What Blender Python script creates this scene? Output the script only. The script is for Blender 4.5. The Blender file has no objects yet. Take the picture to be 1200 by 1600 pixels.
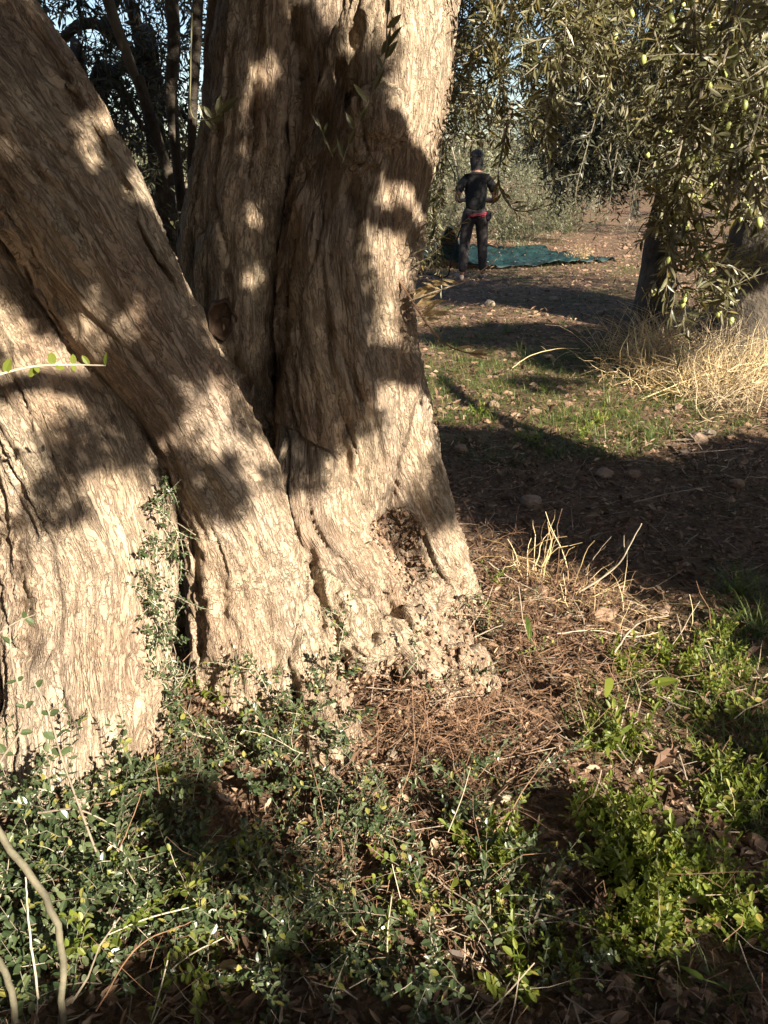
import bpy, math, random, time
T0 = time.time()
import numpy as np
from mathutils import Vector, Matrix
from mathutils.bvhtree import BVHTree

R = math.radians
rng = np.random.default_rng(11)
random.seed(11)
scn = bpy.context.scene
C = scn.collection

# ------------------------------------------------------------------ camera, sky, sun, exposure
CAM_H, PITCH, FPX = 1.5, R(23.0), 1256.0
cam_d = bpy.data.cameras.new('camera')
cam = bpy.data.objects.new('camera', cam_d)
C.objects.link(cam)
cam.location = (0, 0, CAM_H)
cam.rotation_euler = (R(90) - PITCH, 0, 0)
cam_d.sensor_fit = 'VERTICAL'
cam_d.sensor_height = 32.0
cam_d.sensor_width = 24.0
cam_d.lens = 32.0 * FPX / 1600.0
cam_d.clip_start = 0.05
cam_d.clip_end = 2000
scn.camera = cam

SUN_AZ, SUN_EL = R(142.0), R(30.0)          # azimuth clockwise from +Y
S = np.array([math.sin(SUN_AZ) * math.cos(SUN_EL), math.cos(SUN_AZ) * math.cos(SUN_EL), math.sin(SUN_EL)])
w = bpy.data.worlds.new('World')
scn.world = w
w.use_nodes = True
wn = w.node_tree
sky = wn.nodes.new('ShaderNodeTexSky')
sky.sky_type = 'NISHITA'
sky.sun_disc = False
sky.sun_elevation = SUN_EL
sky.sun_rotation = SUN_AZ
wn.nodes['Background'].inputs['Strength'].default_value = 0.05
wn.links.new(sky.outputs[0], wn.nodes['Background'].inputs['Color'])
sd = bpy.data.lights.new('sun', 'SUN')
sd.energy = 5.0
sd.angle = R(0.53)
sd.color = (1.0, 0.885, 0.71)
so = bpy.data.objects.new('sun', sd)
C.objects.link(so)
so.rotation_euler = Vector(S).to_track_quat('Z', 'Y').to_euler()
so.location = (4, -5, 6)
scn.view_settings.view_transform = 'Standard'
scn.view_settings.look = 'None'
scn.view_settings.exposure = 1.85
scn.view_settings.gamma = 1.0
scn.view_settings.use_curve_mapping = False

# ------------------------------------------------------------------ maths helpers
def nrm(a):
    a = np.asarray(a, float)
    return a / np.maximum(np.linalg.norm(a, axis=-1, keepdims=True), 1e-9)

def hash3(i, j, k, seed):
    h = (i.astype(np.int64) * 374761393 + j.astype(np.int64) * 668265263 + k.astype(np.int64) * 2147483647 + seed * 1274126177) & 0xffffffff
    h = ((h ^ (h >> 13)) * 1274126177) & 0xffffffff
    h = ((h ^ (h >> 15)) * 2246822519) & 0xffffffff
    return h ^ (h >> 16)

def perlin(P, seed=0):
    P = np.asarray(P, float)
    I = np.floor(P).astype(np.int64)
    Fr = P - I
    U = Fr * Fr * Fr * (Fr * (Fr * 6 - 15) + 10)
    def g(dx, dy, dz):
        h = hash3(I[..., 0] + dx, I[..., 1] + dy, I[..., 2] + dz, seed)
        a = (h & 1023) / 1023.0 * 2 * math.pi
        z = ((h >> 10) & 1023) / 511.5 - 1
        r = np.sqrt(np.maximum(0, 1 - z * z))
        return r * np.cos(a) * (Fr[..., 0] - dx) + r * np.sin(a) * (Fr[..., 1] - dy) + z * (Fr[..., 2] - dz)
    def lerp(a, b, t): return a + (b - a) * t
    ux, uy, uz = U[..., 0], U[..., 1], U[..., 2]
    return 1.4 * lerp(lerp(lerp(g(0,0,0), g(1,0,0), ux), lerp(g(0,1,0), g(1,1,0), ux), uy),
                lerp(lerp(g(0,0,1), g(1,0,1), ux), lerp(g(0,1,1), g(1,1,1), ux), uy), uz)

def fbm(P, o=3, seed=0):
    s, a, t = 0, 1.0, 0
    P = np.asarray(P, float)
    for i in range(o):
        s = s + a * perlin(P * 2 ** i, seed + i * 17)
        t += a
        a *= 0.5
    return s / t

def sstep(a, b, x):
    t = np.clip((x - a) / (b - a), 0, 1)
    return t * t * (3 - 2 * t)

def height(x, y):
    x = np.asarray(x, float); y = np.asarray(y, float)
    z0 = np.zeros_like(x + y)
    P = np.stack([x + z0, y + z0, z0], -1)
    d = np.sqrt(x * x + y * y)
    h = 0.05 * perlin(P / 1.7, 3) + 0.022 * perlin(P / 0.45, 5) * (d < 40)
    h = h + 0.15 * sstep(4, 11, y)
    h = h + 0.07 * np.exp(-((x + 0.45) ** 2 + (y - 2.4) ** 2) / 0.7)
    h = h + 0.6 * perlin(P / 30, 8) * sstep(18, 40, d)
    h = h + 9 * sstep(60, 260, d)
    return h

HX0, HY0, HST = -4.0, -.5, .025
_hx, _hy = np.meshgrid(np.arange(HX0, 7.5, HST), np.arange(HY0, 18.0, HST))
HG = height(_hx, _hy)
height_full = height
def height(x, y):
    x = np.asarray(x, float); y = np.asarray(y, float)
    if x.ndim and x.size > 30000: return height_full(x, y)
    u, v = (x - HX0) / HST, (y - HY0) / HST
    if x.size and (u.min() < 0 or v.min() < 0 or u.max() > HG.shape[1] - 2 or v.max() > HG.shape[0] - 2): return height_full(x, y)
    i, j = u.astype(int), v.astype(int); a, b = u - i, v - j
    return (HG[j, i] * (1 - a) + HG[j, i + 1] * a) * (1 - b) + (HG[j + 1, i] * (1 - a) + HG[j + 1, i + 1] * a) * b

FW = np.array([0, math.cos(PITCH), -math.sin(PITCH)])
UP = np.array([0, math.sin(PITCH), math.cos(PITCH)])
CAM = np.array([0, 0, CAM_H])
def ray(px, py):
    return FW + (px - 600) / FPX * np.array([1.0, 0, 0]) + (800 - py) / FPX * UP
def P3(px, py, Y):
    """world point seen at photo pixel (px,py) at forward distance Y"""
    r = ray(px, py)
    return CAM + r * (Y / r[1])
def mpp(px, py, Y):
    """metres per photo pixel there"""
    return (Y / ray(px, py)[1]) / FPX
def gnd(px, py):
    r = ray(px, py)
    t = 1.5 / max(-r[2], 0.02)
    for _ in range(12):
        p = CAM + r * t
        t = t * 1.0 + (p[2] - float(height(p[0], p[1]))) / max(-r[2], 0.02)
    return CAM + r * t

# ------------------------------------------------------------------ mesh helpers
class Geo:
    def __init__(self):
        self.v, self.f, self.n = [], [], 0
    def add(self, V, F):
        V = np.asarray(V, float).reshape(-1, 3)
        F = np.asarray(F, np.int64)
        self.v.append(V)
        self.f.append(F + self.n)
        self.n += len(V)
    def mesh(self, name, smooth=False):
        me = bpy.data.meshes.new(name)
        V = np.concatenate(self.v)
        me.vertices.add(len(V))
        me.vertices.foreach_set('co', V.ravel())
        loops = np.concatenate([f.ravel() for f in self.f])
        tot = np.concatenate([np.full(len(f), f.shape[1]) for f in self.f])
        st = np.concatenate([[0], np.cumsum(tot)[:-1]])
        me.loops.add(len(loops))
        me.loops.foreach_set('vertex_index', loops)
        me.polygons.add(len(tot))
        me.polygons.foreach_set('loop_start', st)
        me.polygons.foreach_set('use_smooth', np.full(len(tot), smooth))
        me.update(calc_edges=True)
        me.validate()
        return me
    def build(self, name, mat, parent=None, smooth=False, kind=None):
        me = self.mesh(name, smooth)
        me.materials.append(mat)
        return link(name, me, parent, kind)

def link(name, me, parent=None, kind=None):
    o = bpy.data.objects.new(name, me)
    C.objects.link(o)
    if parent is not None:
        o.parent = parent
        if parent.parent is None:
            o.matrix_parent_inverse = Matrix.Translation(-Vector(parent.location))
        else:
            o.matrix_parent_inverse = Matrix.Identity(4)
    if kind: o['kind'] = kind
    return o

def tag(o, label, cat, group=None):
    o['label'] = label; o['category'] = cat
    if group: o['group'] = group
    return o

def thing(name, label, cat, loc, group=None):
    o = bpy.data.objects.new(name, None)
    C.objects.link(o)
    o.location = [float(c) for c in loc]
    o.empty_display_size = 0.05
    return tag(o, label, cat, group)

def frames(d, hint):
    d = nrm(d)
    x = np.cross(d, hint)
    bad = np.linalg.norm(x, axis=-1) < 1e-4
    x[bad] = np.cross(d[bad], [0.31, 0.77, 0.2])
    x = nrm(x)
    z = np.cross(x, d)
    return np.stack([x, d, z], -1)         # columns x, y, z

def inst(g, T, pos, d, hint, wid, leng):
    if len(pos) == 0: return
    Tv, Tf = T
    M = frames(np.asarray(d, float), np.asarray(hint, float))
    sc = np.stack([wid, leng, leng], -1)
    V = pos[:, None, :] + np.einsum('nij,nkj->nki', M, Tv[None] * sc[:, None, :])
    F = Tf[None] + (np.arange(len(pos)) * len(Tv))[:, None, None]
    g.add(V.reshape(-1, 3), F.reshape(-1, Tf.shape[1]))

LEAF8 = (np.array([[0,0,0],[-.47,.3,.05],[0,.3,.01],[.47,.3,.05],[-.42,.68,.02],[0,.68,-.02],[.42,.68,.02],[0,1,-.07]]),
         np.array([[0,2,1],[0,3,2],[1,2,5],[1,5,4],[2,3,6],[2,6,5],[4,5,7],[5,6,7]]))
LEAFOV = (np.array([[0,0,0],[-.36,.16,.03],[0,.2,-.03],[.36,.16,.03],[-.5,.5,.05],[0,.5,-.04],[.5,.5,.05],[-.33,.82,.02],[0,.82,-.06],[.33,.82,.02],[0,1,-.06]]),
         np.array([[0,2,1],[0,3,2],[1,2,5],[1,5,4],[2,3,6],[2,6,5],[4,5,8],[4,8,7],[5,6,9],[5,9,8],[7,8,10],[8,9,10]]))
LEAF4 = (np.array([[0,0,0],[-.5,.45,.06],[0,.5,0],[.5,.45,.06],[0,1,-.06]]), np.array([[0,2,1],[0,3,2],[1,2,4],[2,3,4]]))
DIAM = (np.array([[0,0,0],[-.5,.5,0],[.5,.5,.08],[0,1,0]]), np.array([[0,2,1],[1,2,3]]))
CURL = (np.array([[0,0,0],[-.5,.35,.18],[0,.35,.0],[.5,.3,.12],[-.4,.7,.3],[0,.7,.08],[.45,.7,.16],[.1,1,.25]]), LEAF8[1])
BLADE = (np.array([[-.5,0,0],[.5,0,0],[-.4,.4,.03],[.4,.4,.03],[-.25,.75,.16],[.25,.75,.16],[0,1,.36]]),
         np.array([[0,1,3],[0,3,2],[2,3,5],[2,5,4],[4,5,6]]))

def ico(n):
    import bmesh
    bm = bmesh.new(); bmesh.ops.create_icosphere(bm, subdivisions=n, radius=1)
    V = np.array([v.co[:] for v in bm.verts]); bm.verts.index_update()
    F = np.array([[v.index for v in f.verts] for f in bm.faces]); bm.free()
    return V, F
OCT = (np.array([[1,0,0],[-1,0,0],[0,1,0],[0,-1,0],[0,0,1],[0,0,-1]], float), np.array([[0,2,4],[2,1,4],[1,3,4],[3,0,4],[2,0,5],[1,2,5],[3,1,5],[0,3,5]]))
ICO1, ICO2, ICO3 = ico(1), ico(2), ico(3)

def tube(g, path, rad, k=6, cap=True):
    P = np.asarray(path, float); n = len(P)
    rad = np.broadcast_to(np.asarray(rad, float), (n,))
    T = nrm(np.gradient(P, axis=0))
    a = np.array([0.13, 0.2, 0.97]) if abs(T[0][2]) < 0.9 else np.array([0.97, 0.1, 0.1])
    N = []
    c_ = np.abs((P[-1] - P[0]) / max(np.linalg.norm(P[-1] - P[0]), 1e-9)) + np.abs(T[0])
    a = np.zeros(3); a[c_.argmin()] = 1.0; a += .05
    N = nrm(np.cross(T, a)); B = np.cross(T, N)
    th = np.arange(k) * 2 * math.pi / k
    V = P[:, None] + rad[:, None, None] * (np.cos(th)[None, :, None] * N[:, None] + np.sin(th)[None, :, None] * B[:, None])
    i = np.arange(n - 1)[:, None] * k; j = np.arange(k)[None]; j2 = (j + 1) % k
    F = np.stack([i + j, i + j2, i + k + j2, i + k + j], -1).reshape(-1, 4)
    g.add(V.reshape(-1, 3), F)
    if cap:
        g.add(np.concatenate([V[-1], V[0]]), np.array([list(range(k)), list(range(2 * k - 1, k - 1, -1))]))

def catmull(K, n):
    K = np.asarray(K, float)
    Kp = np.vstack([2 * K[0] - K[1], K, 2 * K[-1] - K[-2]])
    m = len(K) - 1
    t = np.linspace(0, m, n); i = np.minimum(t.astype(int), m - 1); u = (t - i)[:, None]
    p0, p1, p2, p3 = Kp[i], Kp[i + 1], Kp[i + 2], Kp[i + 3]
    return 0.5 * (2 * p1 + (p2 - p0) * u + (2 * p0 - 5 * p1 + 4 * p2 - p3) * u ** 2 + (3 * p1 - p0 - 3 * p2 + p3) * u ** 3)

def walk(p, d, L, n=8, wob=0.15, grav=0.0):
    p = np.array(p, float); d = nrm(np.array(d, float))
    D = nrm(d + np.cumsum(rng.normal(0, wob, (n - 1, 3)), 0) - np.array([0, 0, grav]) * np.arange(1, n)[:, None])
    return np.vstack([p, p + np.cumsum(D, 0) * (L / (n - 1))])

def along(path, sp, jit=0.2, start=0.0):
    seg = np.linalg.norm(np.diff(path, axis=0), axis=1); cs = np.concatenate([[0], np.cumsum(seg)])
    m = max(1, int((cs[-1] - start) / sp))
    s = np.clip(start + (np.arange(m) + 0.5 + rng.uniform(-jit, jit, m)) * (cs[-1] - start) / m, 0, cs[-1])
    pos = np.stack([np.interp(s, cs, path[:, c]) for c in range(3)], -1)
    i = np.clip(np.searchsorted(cs, s) - 1, 0, len(path) - 2)
    return pos, nrm(path[i + 1] - path[i]), s / cs[-1]

class Leaves:
    """collects leaf placements: position, direction, normal hint, width, length"""
    def __init__(self): self.p, self.d, self.h, self.w, self.l = [], [], [], [], []
    def add(self, p, d, h, w, l):
        self.p.append(p); self.d.append(d); self.h.append(h); self.w.append(w); self.l.append(l)
    def pairs(self, path, sp, L, asp, spread=0.85, start=0.0, upbias=0.6, tipleaf=True):
        pos, T, s = along(path, sp, 0.2, start)
        m = len(pos)
        side = nrm(np.cross(T, np.array([0.1, 0.05, 1.0])) + rng.normal(0, .15, (m, 3)))
        nz = np.cross(side, T)
        ang = np.where(np.arange(m) % 2 == 0, 0.35, 1.25) + rng.normal(0, .3, m)
        sv = side * np.cos(ang)[:, None] + nz * np.sin(ang)[:, None]
        for sg in (1, -1):
            d = nrm(T * (1 - spread * 0.5) + sg * sv * spread + rng.normal(0, .16, (m, 3)))
            h = nrm(np.array([0, 0, 1.0]) * upbias + T * 0.4 + rng.normal(0, .35, (m, 3)))
            l = L * rng.uniform(0.65, 1.1, m) * (1 - 0.35 * s ** 3)
            self.add(pos, d, h, l * asp * rng.uniform(.85, 1.15, m), l)
        if tipleaf:
            d = nrm(path[-1] - path[-2])[None]
            self.add(path[-1:], d, np.array([[0, .2, 1.0]]), np.array([L * asp * .7]), np.array([L * .8]))
    def put(self, g, T):
        if self.p:
            inst(g, T, np.concatenate(self.p), np.concatenate(self.d), np.concatenate(self.h), np.concatenate(self.w), np.concatenate(self.l))

# ------------------------------------------------------------------ materials
def M_new(name):
    m = bpy.data.materials.new(name); m.use_nodes = True
    nt = m.node_tree
    return m, nt, nt.nodes['Principled BSDF'], nt.nodes['Material Output']
def nd(nt, t, **kw):
    n = nt.nodes.new(t)
    for k, v in kw.items():
        if hasattr(n, k): setattr(n, k, v)
        else: n.inputs[k].default_value = v
    return n
def ramp(nt, fac, stops):
    r = nt.nodes.new('ShaderNodeValToRGB')
    e = r.color_ramp.elements
    while len(e) < len(stops): e.new(0.5)
    for i, (p, c) in enumerate(stops):
        e[i].position = p; e[i].color = (c if len(c) == 4 else (*c, 1)) if not isinstance(c, (int, float)) else (c, c, c, 1)
    nt.links.new(fac, r.inputs[0]); return r.outputs[0]
def mixc(nt, fac, a, b, mode='MIX'):
    n = nt.nodes.new('ShaderNodeMix'); n.data_type = 'RGBA'; n.blend_type = mode
    for s, v in ((n.inputs[0], fac), (n.inputs[6], a), (n.inputs[7], b)):
        if hasattr(v, 'is_linked') or hasattr(v, 'links'): nt.links.new(v, s)
        elif isinstance(v, (int, float)): s.default_value = v
        else: s.default_value = (*v, 1)
    return n.outputs[2]
def mathn(nt, op, a, b=0.5):
    n = nt.nodes.new('ShaderNodeMath'); n.operation = op
    for s, v in ((n.inputs[0], a), (n.inputs[1], b)):
        if hasattr(v, 'links'): nt.links.new(v, s)
        else: s.default_value = v
    return n.outputs[0]

def leaf_mat(name, stops, back=None, rough=0.45, trans=0.25, tcol=(0.18, 0.25, 0.03), spec=0.5):
    m, nt, b, out = M_new(name)
    geo = nt.nodes.new('ShaderNodeNewGeometry')
    col = ramp(nt, geo.outputs['Random Per Island'], stops)
    if back is not None:
        col = mixc(nt, geo.outputs['Backfacing'], col, back)
    nt.links.new(col, b.inputs['Base Color'])
    b.inputs['Roughness'].default_value = rough
    b.inputs['Specular IOR Level'].default_value = spec
    tr = nt.nodes.new('ShaderNodeBsdfTranslucent')
    tc = mixc(nt, 0.5, col, tcol)
    nt.links.new(tc, tr.inputs[0])
    mx = nt.nodes.new('ShaderNodeMixShader'); mx.inputs[0].default_value = trans
    nt.links.new(b.outputs[0], mx.inputs[1]); nt.links.new(tr.outputs[0], mx.inputs[2])
    nt.links.new(mx.outputs[0], out.inputs[0])
    return m

MAT = {}
MAT['olive_leaf'] = leaf_mat('olive_leaf', [(0, (.042, .046, .019)), (.5, (.074, .075, .033)), (.85, (.116, .108, .047)), (1, (.21, .165, .055))], (.22, .21, .135), .40, .22, (.26, .22, .03))
MAT['shade_leaf'] = leaf_mat('shade_leaf', [(0, (.018, .023, .012)), (.6, (.035, .04, .02)), (1, (.07, .065, .03))], (.09, .095, .065), .45, .12, (.14, .14, .03))  # darker olive leaf, shade put into its colour
MAT['far_leaf'] = leaf_mat('far_leaf', [(0, (.04, .05, .022)), (.6, (.075, .08, .04)), (1, (.14, .125, .06))], (.16, .165, .11), .5, .15)
MAT['oval_leaf'] = leaf_mat('oval_leaf', [(0, (.028, .046, .020)), (.5, (.052, .076, .033)), (.85, (.085, .108, .045)), (.93, (.14, .15, .04)), (1, (.24, .22, .06))], (.12, .14, .08), .33, .15, (.16, .25, .03))
MAT['fresh_leaf'] = leaf_mat('fresh_leaf', [(0, (.085, .12, .018)), (.5, (.14, .18, .027)), (.9, (.23, .24, .045)), (1, (.33, .27, .07))], (.15, .2, .035), .5, .4, (.34, .42, .02))
MAT['grass_leaf'] = leaf_mat('grass_leaf', [(0, (.045, .085, .018)), (.6, (.08, .12, .025)), (.85, (.14, .14, .04)), (1, (.3, .23, .1))], None, .5, .3, (.2, .32, .03))
MAT['straw'] = leaf_mat('straw', [(0, (.36, .25, .12)), (.4, (.54, .40, .20)), (1, (.70, .57, .34))], None, .6, .2, (.5, .35, .12))
MAT['grey_straw'] = leaf_mat('grey_straw', [(0, (.20, .15, .09)), (.5, (.33, .26, .17)), (1, (.45, .37, .25))], None, .7, .15, (.4, .3, .15))
MAT['dead_leaf'] = leaf_mat('dead_leaf', [(0, (.030, .018, .011)), (.35, (.065, .037, .022)), (.65, (.125, .07, .042)), (.88, (.23, .145, .088)), (1, (.40, .31, .21))], None, .65, .12, (.3, .15, .05))
MAT['dry_leaf'] = leaf_mat('dry_leaf', [(0, (.35, .24, .12)), (1, (.5, .38, .2))], (.42, .33, .2), .55, .25, (.5, .36, .15))

def plain(name, c0, c1, scale=30, rough=.8, bump=.3, bscale=None, dist=.004):
    m, nt, b, out = M_new(name)
    tc = nt.nodes.new('ShaderNodeTexCoord')
    n = nd(nt, 'ShaderNodeTexNoise', Scale=scale, Detail=6.0)
    nt.links.new(tc.outputs['Object'], n.inputs['Vector'])
    nt.links.new(ramp(nt, n.outputs[0], [(.3, c0), (.7, c1)]), b.inputs['Base Color'])
    b.inputs['Roughness'].default_value = rough
    n2 = nd(nt, 'ShaderNodeTexNoise', Scale=bscale or scale * 2, Detail=5.0)
    nt.links.new(tc.outputs['Object'], n2.inputs['Vector'])
    bp = nd(nt, 'ShaderNodeBump', Strength=bump, Distance=dist)
    nt.links.new(n2.outputs[0], bp.inputs['Height']); nt.links.new(bp.outputs[0], b.inputs['Normal'])
    return m
MAT['twig'] = plain('twig', (.16, .13, .10), (.34, .28, .21), 40)
MAT['stem_bark'] = plain('stem_bark', (.055, .05, .032), (.15, .135, .09), 18, .8, .8, 70, .006)
MAT['sucker_bark'] = plain('sucker_bark', (.10, .085, .06), (.22, .19, .14), 40)
MAT['pale_twig'] = plain('pale_twig', (.30, .26, .20), (.48, .41, .31), 50)
MAT['red_twig'] = plain('red_twig', (.10, .052, .03), (.23, .135, .078), 50)
MAT['green_stem'] = plain('green_stem', (.12, .11, .055), (.20, .19, .10), 20, .6)
MAT['dark_bark'] = plain('dark_bark', (.03, .025, .02), (.10, .08, .06), 9, .95, 1.0, 25, .03)
MAT['branch_bark'] = plain('branch_bark', (.07, .06, .045), (.16, .135, .10), 14, .9, .8, 40, .01)
MAT['stone'] = plain('stone', (.15, .10, .07), (.31, .225, .165), 12, .9, .8, 60, .01)
MAT['pale_stone'] = plain('pale_stone', (.30, .235, .165), (.46, .385, .29), 12, .9, .6, 60, .01)
MAT['clod'] = plain('clod', (.13, .078, .05), (.33, .22, .15), 3, .95, 1.0, 30, .02)
MAT['olive_fruit'] = plain('olive_fruit', (.27, .31, .085), (.38, .41, .15), 10, .3, .05)
MAT['scar'] = plain('scar', (.035, .018, .010), (.085, .045, .022), 25, .8, .8, 80)

def bark_material():
    m, nt, b, out = M_new('old_bark')
    L = nt.links
    at = nt.nodes.new('ShaderNodeAttribute'); at.attribute_name = 'grain'
    def mp(sx, sz):
        v = nt.nodes.new('ShaderNodeVectorMath'); v.operation = 'MULTIPLY'
        L.new(at.outputs['Vector'], v.inputs[0]); v.inputs[1].default_value = (sx, sx, sz); return v.outputs[0]
    def noise(sx, sz, d=4.0, r=.6, dist=0.0, warp=0.0, off=0.0):
        if warp:
            n = nd(nt, 'ShaderNodeTexNoise', Scale=1.0, Detail=d, Roughness=r)
            w_ = nd(nt, 'ShaderNodeTexNoise', Scale=1.0, Detail=3.0); L.new(mp(sx * .55, sz * .8), w_.inputs['Vector'])
            q_ = nt.nodes.new('ShaderNodeVectorMath'); q_.operation = 'MULTIPLY_ADD'; L.new(w_.outputs['Color'], q_.inputs[0]); q_.inputs[1].default_value = (warp, warp, warp)
            rt = nt.nodes.new('ShaderNodeVectorRotate'); rt.inputs['Axis'].default_value = (.3, .5, .8); rt.inputs['Angle'].default_value = .35 + off
            L.new(mp(sx, sz), q_.inputs[2]); L.new(q_.outputs[0], rt.inputs['Vector']); L.new(rt.outputs[0], n.inputs['Vector']); return n.outputs[0]
        n = nd(nt, 'ShaderNodeTexNoise', Scale=1.0, Detail=d, Roughness=r, Distortion=dist); L.new(mp(sx, sz), n.inputs['Vector']); return n.outputs[0]
    def vein(n, w):
        return ramp(nt, mathn(nt, 'ABSOLUTE', mathn(nt, 'SUBTRACT', n, .455)), [(0, 1.0), (w * .35, .75), (w, 0.0)])
    big = noise(4.5, 2.0, 4.0)
    gate = noise(13, 5, 3.0)
    v1 = vein(noise(40, 5.2, 4.0, .55, 0, .8, -.15), .040)          # long fissures along the grain
    v2 = vein(noise(84, 17, 3.0, .55, 0, 1.2, -.25), .046)             # shorter ones between them
    v3 = vein(noise(52, 48, 3.0, .6, 0, 2.2, 1.7), .024)            # cross cracks that make plates
    st = noise(85, 6.5, 6.0, .65)
    fine = noise(230, 75, 6.0, .7)
    wood = noise(22, 14, 6.0, .65)
    g1 = ramp(nt, gate, [(.36, 0.25), (.6, 1.0)])
    g2 = ramp(nt, gate, [(.42, 1.0), (.66, 0.1)])
    crack = mathn(nt, 'MAXIMUM', mathn(nt, 'MULTIPLY', v1, g1), mathn(nt, 'MAXIMUM', mathn(nt, 'MULTIPLY', v2, .75), mathn(nt, 'MULTIPLY', v3, mathn(nt, 'MULTIPLY', g2, .5))))
    base = ramp(nt, big, [(.28, (.36, .26, .19)), (.5, (.475, .375, .27)), (.72, (.555, .47, .345))])
    base = mixc(nt, mathn(nt, 'MULTIPLY', ramp(nt, noise(7, 1.6, 5.0, .6), [(.45, 0.0), (.68, 1.0)]), .6), base, (.31, .275, .235))
    base = mixc(nt, mathn(nt, 'MULTIPLY', ramp(nt, noise(11, 4, 5.0, .65), [(.55, 0.0), (.72, 1.0)]), .45), base, (.36, .22, .14))
    base = mixc(nt, mathn(nt, 'MULTIPLY', ramp(nt, wood, [(.35, 1.0), (.62, 0.0)]), .34), base, (.24, .16, .11))
    base = mixc(nt, mathn(nt, 'MULTIPLY', ramp(nt, st, [(.36, 1.0), (.55, 0.0)]), .40), base, (.15, .11, .08))
    base = mixc(nt, mathn(nt, 'MULTIPLY', ramp(nt, fine, [(.3, 1.0), (.6, 0.0)]), .38), base, (.17, .12, .08))
    base = mixc(nt, mathn(nt, 'MULTIPLY', ramp(nt, fine, [(.58, 0.0), (.8, 1.0)]), .3), base, (.60, .53, .42))
    base = mixc(nt, mathn(nt, 'MULTIPLY', crack, .66), base, (.075, .048, .032))
    L.new(base, b.inputs['Base Color'])
    b.inputs['Roughness'].default_value = .9
    b.inputs['Specular IOR Level'].default_value = .2
    h = mathn(nt, 'ADD', mathn(nt, 'MULTIPLY', crack, -.75), mathn(nt, 'MULTIPLY', st, .7))
    h = mathn(nt, 'ADD', h, mathn(nt, 'MULTIPLY', fine, .4))
    h = mathn(nt, 'ADD', h, mathn(nt, 'MULTIPLY', wood, .7))
    bp = nd(nt, 'ShaderNodeBump', Strength=1.0, Distance=.008)
    L.new(h, bp.inputs['Height']); L.new(bp.outputs[0], b.inputs['Normal'])
    return m
MAT['bark'] = bark_material()

def ground_material():
    m, nt, b, out = M_new('soil')
    L = nt.links
    tc = nt.nodes.new('ShaderNodeTexCoord')
    def nz(s, d=8.0, r=.6):
        n = nd(nt, 'ShaderNodeTexNoise', Scale=s, Detail=d, Roughness=r); L.new(tc.outputs['Object'], n.inputs['Vector']); return n.outputs[0]
    col = ramp(nt, nz(9), [(.3, (.06, .036, .024)), (.5, (.13, .08, .05)), (.7, (.24, .155, .10))])
    col = mixc(nt, ramp(nt, nz(70), [(.45, 0.0), (.75, 1.0)]), col, (.26, .18, .125))
    col = mixc(nt, ramp(nt, nz(1.3, 5), [(.5, 0.0), (.68, .7)]), col, (.07, .075, .03))
    L.new(col, b.inputs['Base Color'])
    b.inputs['Roughness'].default_value = .95
    b.inputs['Specular IOR Level'].default_value = .15
    vo = nd(nt, 'ShaderNodeTexVoronoi', Scale=28.0); L.new(tc.outputs['Object'], vo.inputs['Vector'])
    h = mathn(nt, 'ADD', mathn(nt, 'MULTIPLY', nz(22), 1.0), mathn(nt, 'MULTIPLY', vo.outputs['Distance'], -.5))
    h = mathn(nt, 'ADD', h, mathn(nt, 'MULTIPLY', nz(120), .3))
    bp = nd(nt, 'ShaderNodeBump', Strength=1.0, Distance=.05)
    L.new(h, bp.inputs['Height']); L.new(bp.outputs[0], b.inputs['Normal'])
    return m
MAT['soil'] = ground_material()

def solid(name, c, rough=.8):
    m, nt, b, out = M_new(name); b.inputs['Base Color'].default_value = (*c, 1); b.inputs['Roughness'].default_value = rough
    return plain(name, tuple(x * .75 for x in c), tuple(min(1, x * 1.2) for x in c), 25, rough, .25, 60, .006)
MAT['skin'] = solid('skin', (.22, .105, .06), .6)
MAT['black_cloth'] = solid('black_cloth', (.007, .007, .008), .95)
MAT['trouser_cloth'] = solid('trouser_cloth', (.022, .018, .019), .95)
MAT['cap_cloth'] = solid('cap_cloth', (.006, .006, .010), .95)
MAT['gaiter'] = solid('gaiter', (.014, .013, .014), .95)
MAT['red_webbing'] = solid('red_webbing', (.20, .015, .032), .7)
MAT['shoe'] = solid('shoe', (.16, .13, .11), .8)
MAT['white_plastic'] = solid('white_plastic', (.7, .7, .7), .4)

# ------------------------------------------------------------------ ground
def build_ground():
    nx, ny = 310, 310
    a = 1.1; bb = math.asinh(420 / a)
    u = np.linspace(-1, 1, nx)
    xs = 0.4 + a * np.sinh(bb * u); ys = 2.6 + a * np.sinh(bb * np.linspace(-1, 1, ny))
    X, Y = np.meshgrid(xs, ys)
    Z = height_full(X, Y)
    near = np.exp(-((X - .4) ** 2 + (Y - 2.6) ** 2) / 30)
    Z = Z + near * 0.012 * fbm(np.stack([X, Y, 0 * X], -1) / 0.14, 3, 41) 
    g = Geo()
    i = np.arange(ny - 1)[:, None] * nx; j = np.arange(nx - 1)[None]
    F = np.stack([i + j, i + j + 1, i + nx + j + 1, i + nx + j], -1).reshape(-1, 4)
    g.add(np.stack([X, Y, Z], -1).reshape(-1, 3), F)
    o = g.build('ground', MAT['soil'], smooth=True, kind='structure')
    return o
build_ground()

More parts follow.
